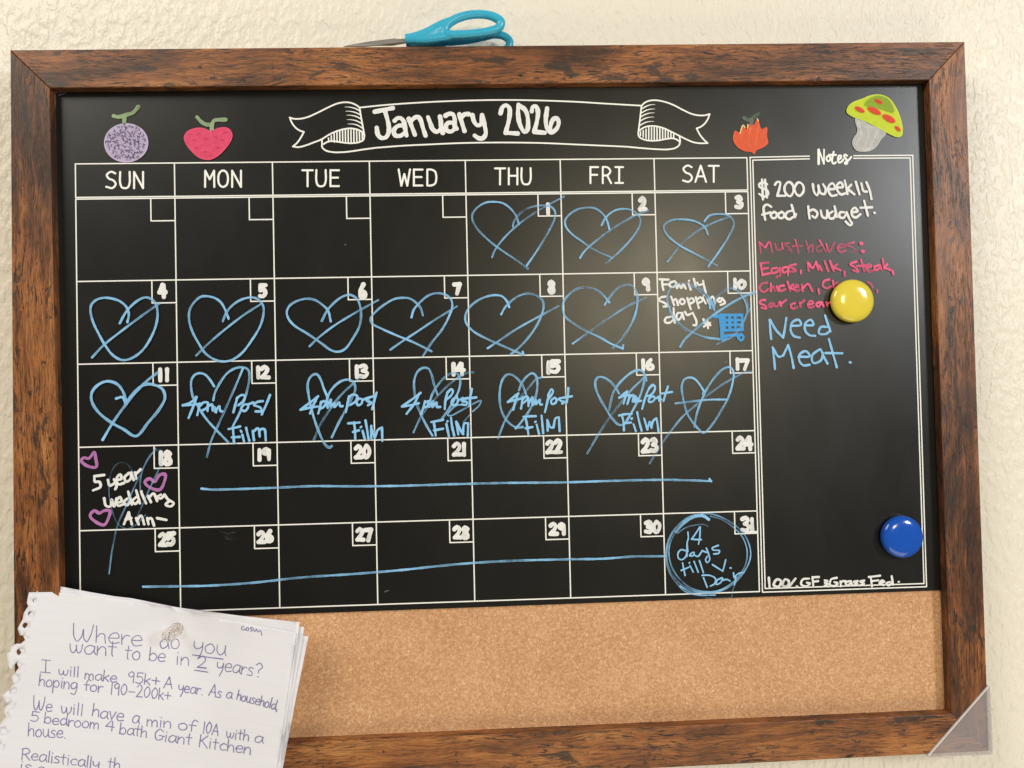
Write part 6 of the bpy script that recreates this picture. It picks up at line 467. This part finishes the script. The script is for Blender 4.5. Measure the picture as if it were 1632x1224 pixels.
def prism(bm, quad, y0, y1, bev=0.0):
    a = [bm.verts.new((x, y0, z)) for x, z in quad]
    b = [bm.verts.new((x, y1, z)) for x, z in quad]
    n = len(quad)
    fs = [bm.faces.new(a), bm.faces.new(list(reversed(b)))]
    for i in range(n):
        fs.append(bm.faces.new((a[i], b[i], b[(i + 1) % n], a[(i + 1) % n])))
    bmesh.ops.recalc_face_normals(bm, faces=bm.faces)
    if bev:
        ed = [e for e in bm.edges if all(abs(v.co.y - y0) < 1e-7 for v in e.verts)]
        bmesh.ops.bevel(bm, geom=ed, offset=bev, segments=2, profile=.5, affect='EDGES')

def rail(i):
    j = (i + 1) % 4
    q = [OUT[i], OUT[j], INN[j], INN[i]]
    cx = sum(p[0] for p in q) / 4; cz = sum(p[1] for p in q) / 4
    bm = bmesh.new(); prism(bm, q, FY, BY, .00055)
    d = Vector((OUT[j][0] - OUT[i][0], OUT[j][1] - OUT[i][1])).normalized(); nrm = Vector((-d.y, d.x))
    uvl = bm.loops.layers.uv.new('grain')
    for f in bm.faces:
        for l in f.loops:
            c = l.vert.co; p = Vector((c.x - OUT[i][0], c.z - OUT[i][1]))
            l[uvl].uv = (p.dot(d) + i * 3.17 + (.23 if i == 0 else 0), p.dot(nrm) + c.y * (1 if abs(f.normal.y) < .5 else 0) + i * 1.31)
    me = bpy.data.meshes.new('frame_rail'); bm.to_mesh(me); bm.free()
    return link('frame_rail', me, M['wood'], board)
for i in range(4): rail(i)

def slab(name, quad, y0, y1, mat, parent):
    bm = bmesh.new(); prism(bm, quad, y0, y1)
    me = bpy.data.meshes.new(name); bm.to_mesh(me); bm.free()
    return link(name, me, mat, parent)
chalk = slab('chalkboard', [(-.2720, .2310), (.3960, .2310), (.3960, -.1605), (-.2720, -.1620)], 0.0, .0030, M['board'], board)
cork = slab('cork_panel', [(-.2720, -.1580), (.3960, -.1580), (.3960, -.2640), (-.2720, -.2640)], .0012, .0060, M['cork'], board)
slab('backing_panel', [(-.2740, .2330), (.3980, .2330), (.3980, -.2660), (-.2740, -.2660)], .0090, .0110, M['rim'], board)

# ------------------------------------------------------------------ strokes
def smooth(pts, step):
    n = len(pts); out = []
    if n == 2:
        k = max(2, int((pts[1] - pts[0]).length / (step * 3)))
        return [pts[0].lerp(pts[1], i / k) for i in range(k + 1)]
    closed = (pts[0] - pts[-1]).length < 1e-6
    for i in range(n - 1):
        p1, p2 = pts[i], pts[i + 1]
        p0 = pts[i - 1] if i else (pts[-2] if closed else p1 * 2 - p2)
        p3 = pts[i + 2] if i + 2 < n else (pts[1] if closed else p2 * 2 - p1)
        def kn(a, b): return max((b - a).length, 1e-7) ** .5
        t0 = 0; t1 = t0 + kn(p0, p1); t2 = t1 + kn(p1, p2); t3 = t2 + kn(p2, p3)
        k = max(2, int((p2 - p1).length / step))
        for j in range(k):
            t = t1 + (t2 - t1) * j / k
            a1 = p0 * ((t1 - t) / (t1 - t0)) + p1 * ((t - t0) / (t1 - t0))
            a2 = p1 * ((t2 - t) / (t2 - t1)) + p2 * ((t - t1) / (t2 - t1))
            a3 = p2 * ((t3 - t) / (t3 - t2)) + p3 * ((t - t2) / (t3 - t2))
            b1 = a1 * ((t2 - t) / (t2 - t0)) + a2 * ((t - t0) / (t2 - t0))
            b2 = a2 * ((t3 - t) / (t3 - t1)) + a3 * ((t - t1) / (t3 - t1))
            out.append(b1 * ((t2 - t) / (t2 - t1)) + b2 * ((t - t1) / (t2 - t1)))
    out.append(pts[-1])
    return out

def add_stroke(V, F, A, pts, width, dens, taper, depth, rng, vary=True):
    """A flat ribbon of ink, three points across, round at both ends; depth(x, z, along) gives y."""
    s = smooth(pts, max(.0006, width * .35)) if len(pts) > 1 else [pts[0], pts[0] + Vector((1e-5, 0))]
    n = len(s); L = 0; prev = None; r0 = width / 2
    ph = rng.uniform(0, 6.28); ph2 = rng.uniform(0, 6.28)
    acc = [0]
    for a, b in zip(s, s[1:]): acc.append(acc[-1] + (b - a).length)
    T = max(acc[-1], 1e-6)
    def tang(i):
        a = s[max(0, i - 1)]; b = s[min(n - 1, i + 1)]
        d = b - a
        return d.normalized() if d.length > 1e-9 else Vector((1, 0))
    rows = []
    def row(c, t, half, dn, al):
        nr = Vector((-t.y, t.x)); idx = len(V)
        for k in (-1, 0, 1):
            p = c + nr * (half * k)
            V.append((p.x, depth(p.x, p.y, al), p.y)); A.append((dn, abs(k), k * .5 + .5, al * 10 + ph))
        rows.append(idx)
    def prof(i):
        f = acc[i] / T
        w = r0 * (1 + (.10 * math.sin(acc[i] * 420 + ph) + .05 * math.sin(acc[i] * 1300 + ph2) if vary else 0))
        if taper == 1: w *= .25 + .75 * min(1, f * 1.6)
        dn = dens
        if dens < .995 and vary:
            dn = dens + min(1 - dens, dens * .5) * (.9 * math.exp(-acc[i] / .004) + .55 * math.sin(acc[i] * 130 + ph2) + .35 * math.sin(acc[i] * 47 + ph))
        return w, dn
    CAP = 5
    t0 = tang(0); w, dn = prof(0)
    for q in range(CAP):
        a = math.pi / 2 * (1 - q / CAP)
        row(s[0] - t0 * (w * math.sin(a)), t0, w * max(.02, math.cos(a)), dn, 0)
    for i in range(n):
        w, dn = prof(i); row(s[i], tang(i), w, dn, acc[i])
    t1 = tang(n - 1); w, dn = prof(n - 1)
    for q in range(1, CAP + 1):
        a = math.pi / 2 * q / CAP
        row(s[-1] + t1 * (w * math.sin(a)), t1, w * max(.02, math.cos(a)), dn, T)
    for a, b in zip(rows, rows[1:]):
        F.append((a, a + 1, b + 1, b)); F.append((a + 1, a + 2, b + 2, b + 1))

def ink_object(name, strokes, mat, parent, depth_fn, seed, vary=True, label=None):
    V, F, A = [], [], []; rng = random.Random(seed)
    for k, (kind, w, d, tp, fl) in enumerate(strokes):
        pts = [Vector((fl[i] * 1e-5, fl[i + 1] * 1e-5)) for i in range(0, len(fl), 2)]
        w *= 1e-5
        dep = (lambda x, z, al, k=k: depth_fn(x, z) - k * 3e-6 - al * 2e-5)
        if kind == 'F':
            i0 = len(V)
            ps = smooth(pts + [pts[0]], .0012)[:-1]
            for p in ps: V.append((p.x, dep(p.x, p.y, 0), p.y)); A.append((.96, 1, 0, 1))
            c = sum(ps, Vector((0, 0))) / len(ps); n0 = len(ps); j0 = len(V)
            for p in ps:
                q = p + (c - p).normalized() * min(.0012, (c - p).length * .4)
                V.append((q.x, dep(q.x, q.y, 0), q.y)); A.append((.90, .1, 0, 1))
            for i in range(n0):
                F.append((i0 + i, i0 + (i + 1) % n0, j0 + (i + 1) % n0, j0 + i))
            for tri in tessellate_polygon([[Vector((V[j0 + i][0], V[j0 + i][2], 0)) for i in range(n0)]]):
                F.append(tuple(j0 + i for i in tri))
        else:
            add_stroke(V, F, A, pts, w, d / 100.0, tp, dep, rng, vary)
    me = bpy.data.meshes.new(name); me.from_pydata(V, [], F)
    at = me.color_attributes.new('ink', 'FLOAT_COLOR', 'POINT')
    for i, a in enumerate(A): at.data[i].color = a
    for p in me.polygons:
        if p.normal.y > 0: p.flip()
    me.update()
    o = link(name, me, mat, parent)
    if label: o['label'] = label
    return o

# printed calendar grid
def grid():
    rh, hd = SHAPE['rR'] * 1e-5, SHAPE['hd'] * 1e-5
    X = [(c - 3.5) * .07 for c in range(8)]; top = .14 + hd
    Zr = [.14 - r * rh for r in range(6)]
    st = []
    def ln(x0, z0, x1, z1, w=.00088): st.append(['L', w * 1e5, 100, 0, [x0 * 1e5, z0 * 1e5, x1 * 1e5, z1 * 1e5]])
    for x in X: ln(x, top, x, .1415); ln(x, .14, x, Zr[5])
    ln(X[0], top, X[7], top); ln(X[0], .1412, X[7], .1412)
    for z in Zr: ln(X[0], z, X[7], z)
    for r in range(5):
        for c in range(7):
            ln(X[c + 1] - .0171, Zr[r], X[c + 1] - .0171, Zr[r] - .0164, .00088); ln(X[c + 1] - .0171, Zr[r] - .0164, X[c + 1], Zr[r] - .0164, .00088)
    ink_object('printed_grid', st, M['print'], chalk, lambda x, z: -.00004, 1, False)
grid()
for k, (name, mat, layer, label, strokes) in enumerate(MARKS):
    base = -.00012 - layer * .00022
    ink_object(name, strokes, M[mat], chalk, lambda x, z, b=base: b, 10 + k, mat != 'print', label)

# ------------------------------------------------------------------ pinned notebook sheets
def inside(p, poly):
    c = False; n = len(poly)
    for i in range(n):
        (x1, y1), (x2, y2) = poly[i], poly[i - 1]
        if (y1 > p[1]) != (y2 > p[1]) and p[0] < (x2 - x1) * (p[1] - y1) / (y2 - y1) + x1: c = not c
    return c

def pairs(fl): return [(fl[i] * 1e-5, fl[i + 1] * 1e-5) for i in range(0, len(fl), 2)]
SHEET_LABELS = ['front notebook sheet with blue handwriting asking where do you want to be',
                'second notebook sheet, its square top corner rising highest behind the handwritten page',
                'third notebook sheet, a narrow strip showing between the two sheets around it',
                'backmost notebook sheet, reaching farthest right over the cork']
sheets = []
for k, (outline, holes) in enumerate(SHEETS):
    poly = pairs(outline); hs = [pairs(h) for h in holes]
    vs2 = [Vector(p) for p in poly]; ed = [(i, (i + 1) % len(poly)) for i in range(len(poly))]
    for h in hs:
        n0 = len(vs2); vs2 += [Vector(p) for p in h]; ed += [(n0 + i, n0 + (i + 1) % len(h)) for i in range(len(h))]
    x0 = min(p[0] for p in poly); x1 = max(p[0] for p in poly); z0 = min(p[1] for p in poly); z1 = max(p[1] for p in poly)
    g = .0032; nx, nz = int((x1 - x0) / g), int((z1 - z0) / g)
    for i in range(nx + 1):
        for j in range(nz + 1):
            p = (x0 + i * g, z0 + j * g)
            if inside(p, poly) and not any(inside(p, h) for h in hs): vs2.append(Vector(p))
    r = delaunay_2d_cdt(vs2, ed, [], 0, 1e-6)
    pv, pf = r[0], r[2]
    F = []
    for f in pf:
        c = sum((pv[i] for i in f), Vector((0, 0))) / len(f)
        if inside(c, poly) and not any(inside(c, h) for h in hs): F.append(tuple(f))
    me = bpy.data.meshes.new('notebook_sheet')
    V = []
    rg = random.Random(k)
    for v in pv:
        curl = .0011 * k * max(0, (v.x + .13) / .05) ** 2 if v.x > -.13 else 0
        V.append((v.x, paper_y(v.x, v.y) + k * .00055 + curl * .3, v.y))
    me.from_pydata(V, [], F)
    for p in me.polygons:
        p.use_smooth = True
        if p.normal.y > 0: p.flip()
    me.update()
    o = link('notebook_sheet', me, M['paper'], None, (PIN[0], -.003, PIN[1]))
    sd = o.modifiers.new('thickness', 'SOLIDIFY'); sd.thickness = .00012; sd.offset = -1
    tag(o, SHEET_LABELS[k], 'paper sheet', 'notebook sheets pinned to the cork strip')
    sheets.append(o)
for k, st in enumerate(PAPER_LINES):
    o = ink_object('handwritten_line', st, M['pen'], None, lambda x, z: paper_y(x, z) - .00016, 500 + k, True)
    o.data.transform(Matrix.Translation(-Vector((PIN[0], -.003, PIN[1])))); o.parent = sheets[0]

# ------------------------------------------------------------------ lathe and tube helpers
def lathe(bm, prof, axis_o, seg=48, mats=None):
    """profile of (distance out from the board, radius), turned about the -Y axis"""
    rings = []
    for t, r in prof:
        rings.append([bm.verts.new((axis_o[0] + r * math.cos(a), axis_o[1] - t, axis_o[2] + r * math.sin(a))) for a in [2 * math.pi * i / seg for i in range(seg)]])
    for q, (a, b) in enumerate(zip(rings, rings[1:])):
        for i in range(seg):
            f = bm.faces.new((a[i], a[(i + 1) % seg], b[(i + 1) % seg], b[i])); f.smooth = True
            if mats: f.material_index = mats[q]
    for rg_, rev in ((rings[0], False), (rings[-1], True)):
        f = bm.faces.new(rg_); f.smooth = True
        if mats: f.material_index = mats[0 if not rev else -1]
    bmesh.ops.recalc_face_normals(bm, faces=bm.faces)

def magnet(c, R, mat, label):
    bm = bmesh.new()
    prof = [(.0005, R * .93), (.0022, R * .985), (.0034, R), (.0046, R * .992)]
    H = .0088
    for i in range(1, 13):
        a = i / 12 * math.pi / 2
        prof.append((.0046 + (H - .0046) * math.sin(a) ** .95, R * .992 * max(.02, math.cos(a) ** .62)))
    lathe(bm, prof, (c[0], 0, c[1]), 64)
    me = bpy.data.meshes.new('magnet'); bm.to_mesh(me); bm.free()
    o = link('magnet', me, mat, None, (c[0], -.0005, c[1]))
    return tag(o, label, 'magnet', 'round magnets on the board')
magnet([v * 1e-5 for v in SHAPE['magY']], .0160, M['yellow'], 'round glossy yellow magnet over the pink shopping list')
magnet([v * 1e-5 for v in SHAPE['magB']], .0155, M['bluep'], 'round glossy blue magnet at the edge of the notes box')

# ------------------------------------------------------------------ push pin
pb = SHAPE['pinbase']; px, pz = pb[0] * 1e-5, pb[1] * 1e-5; py = paper_y(px, pz)
pin = thing('push_pin', (px, py, pz), 'clear plastic push pin holding the notebook sheets', 'push pin')
bm = bmesh.new()
lathe(bm, [(.0004, .0030), (.0006, .0046), (.0018, .0047), (.0024, .0036), (.0034, .0027), (.0075, .0023), (.0105, .0027), (.0118, .0040), (.0128, .0048), (.0158, .0049), (.0168, .0046), (.0171, .0032)], (px, py, pz), 40)
me = bpy.data.meshes.new('handle'); bm.to_mesh(me); bm.free(); link('handle', me, M['pin'], pin)
bm = bmesh.new(); lathe(bm, [(-.0075, .00012), (-.0062, .0005), (.006, .0005)], (px, py, pz), 16)
me = bpy.data.meshes.new('needle'); bm.to_mesh(me); bm.free(); link('needle', me, M['steel'], pin)

# ------------------------------------------------------------------ clear corner protector
def protector():
    p = pairs(SHAPE['prot']); a, b, c = [Vector(q) for q in p]      # lower left, upper right, corner
    c = Vector((max(c.x, .4112), min(c.y, -.2784)))
    bm = bmesh.new()
    low = [a + (c - a) * f + Vector((0, dz)) for f, dz in ((0, 0), (.22, -.0014), (.30, -.0030), (.36, -.0026), (.42, -.0012), (.66, -.0009), (.72, -.0026), (.77, -.0012), (1, -.0012))]
    side = [c + (b - c) * f + Vector((dx, 0)) for f, dx in ((.0, .0010), (.3, .0012), (.62, .0009), (.66, .0022), (.70, .0010), (1, .0004))]
    poly = low + side + [b]
    pts = []
    for q in poly:
        if not pts or (q - pts[-1]).length > 1e-5: pts.append(q)
    def ext(ps, y0, y1, mi):
        A_ = [bm.verts.new((q.x, y0, q.y)) for q in ps]; B_ = [bm.verts.new((q.x, y1, q.y)) for q in ps]; n = len(ps)
        fs = [bm.faces.new(A_), bm.faces.new(list(reversed(B_)))]
        for i in range(n): fs.append(bm.faces.new((A_[i], B_[i], B_[(i + 1) % n], A_[(i + 1) % n])))
        for f in fs: f.material_index = mi
    ext(pts, -.0086, -.0079, 0)
    u = (b - a).normalized(); nn = Vector((-u.y, u.x)) * .0008
    ext([a - nn * .2, b - nn * .2, b + nn, a + nn], -.0089, -.0076, 1)               # welded edge
    ext([c + Vector((.0003, 0)), b + Vector((.0003, 0)), b + Vector((.0010, 0)), c + Vector((.0010, 0))], -.0078, .0120, 0)   # right flange
    ext([a + Vector((0, -.0004)), c + Vector((0, -.0004)), c + Vector((0, -.0010)), a + Vector((0, -.0010))], -.0078, .0120, 0)
    bmesh.ops.recalc_face_normals(bm, faces=bm.faces)
    me = bpy.data.meshes.new('corner_protector'); bm.to_mesh(me); bm.free()
    o = link('corner_protector', me, [M['clear'], M['clear_edge']], None, (c.x, -.0078, c.y))
    tag(o, 'clear plastic corner protector over the lower right corner of the wooden frame', 'corner protector')
protector()

# ------------------------------------------------------------------ scissors lying on the frame's top edge
def frame_top(x): return .2449 + (x + .2855) / .6958 * .0041
def tube(name, fl, y, radii, mat, parent, closed=False, flat=1.0, floor=True):
    pts = [Vector(q) for q in pairs(fl)]
    if closed: pts = pts + [pts[0]]
    s = smooth(pts, .0012)
    if closed: s = s[:-1]
    n = len(s); bm = bmesh.new(); rings = []
    for i, p in enumerate(s):
        f = i / (n - 1) * (len(radii) - 1); k = min(int(f), len(radii) - 2); r = radii[k] + (radii[k + 1] - radii[k]) * (f - k)
        a = s[(i - 1) % n] if closed else s[max(0, i - 1)]; b = s[(i + 1) % n] if closed else s[min(n - 1, i + 1)]
        t = (b - a).normalized(); nr = Vector((-t.y, t.x))
        z = p.y
        if floor: z = max(z, frame_top(p.x) + r * .98 if closed else z)
        rings.append([bm.verts.new((p.x + nr.x * r * math.cos(q), y + r * flat * math.sin(q), z + nr.y * r * math.cos(q))) for q in [2 * math.pi * j / 18 for j in range(18)]])
    prs = list(zip(rings, rings[1:])) + ([(rings[-1], rings[0])] if closed else [])
    for a, b in prs:
        for j in range(18):
            f = bm.faces.new((a[j], a[(j + 1) % 18], b[(j + 1) % 18], b[j])); f.smooth = True
    if not closed: bm.faces.new(rings[0]); bm.faces.new(rings[-1])
    return bm
sx = pairs(SHAPE['lo_loop'])[0][0]
sc = thing('scissors', (sx, .004, frame_top(sx)), "teal handled scissors lying on the frame's top edge", 'scissors')
def handle(loop, loop_y, necks, lr):
    a = tube('handle', SHAPE[loop], loop_y, lr, None, None, True, .95)
    for neck, neck_y, nr in necks:
        b = tube('handle', SHAPE[neck], neck_y, nr, None, None, False, .70, False)
        tmp = bpy.data.meshes.new('t'); b.to_mesh(tmp); a.from_mesh(tmp); b.free(); bpy.data.meshes.remove(tmp)
    bmesh.ops.recalc_face_normals(a, faces=a.faces)
    me = bpy.data.meshes.new('handle'); a.to_mesh(me); a.free()
    o = link('handle', me, M['teal'], sc)
    rm = o.modifiers.new('blend', 'REMESH'); rm.mode = 'VOXEL'; rm.voxel_size = .0005; rm.use_smooth_shade = True
    sm = o.modifiers.new('soften', 'SMOOTH'); sm.factor = .5; sm.iterations = 8
    return o
handle('up_loop', -.001, [('up_neck', -.001, [.0037, .0043, .0049, .0050, .0042, .0033]), ('up_root', -.001, [.0042, .0044, .0040, .0034])], [.0033, .0033, .0032, .0031, .0031, .0033, .0034, .0033, .0033, .0034, .0034])
handle('lo_loop', .011, [('lo_neck', .009, [.0034, .0036, .0036, .0032])], [.0032, .0031, .0030, .0030, .0031, .0031, .0030, .0030])
def blade(key, y, th):
    q = [(x, max(z, frame_top(x) + .0003)) for x, z in pairs(SHAPE[key])]
    bm = bmesh.new(); prism(bm, q, y, y + th, .0002)
    me = bpy.data.meshes.new('blade'); bm.to_mesh(me); bm.free()
    return link('blade', me, M['steel'], sc)
blade('bladeA', .0030, .0012); blade('bladeB', .0052, .0012)
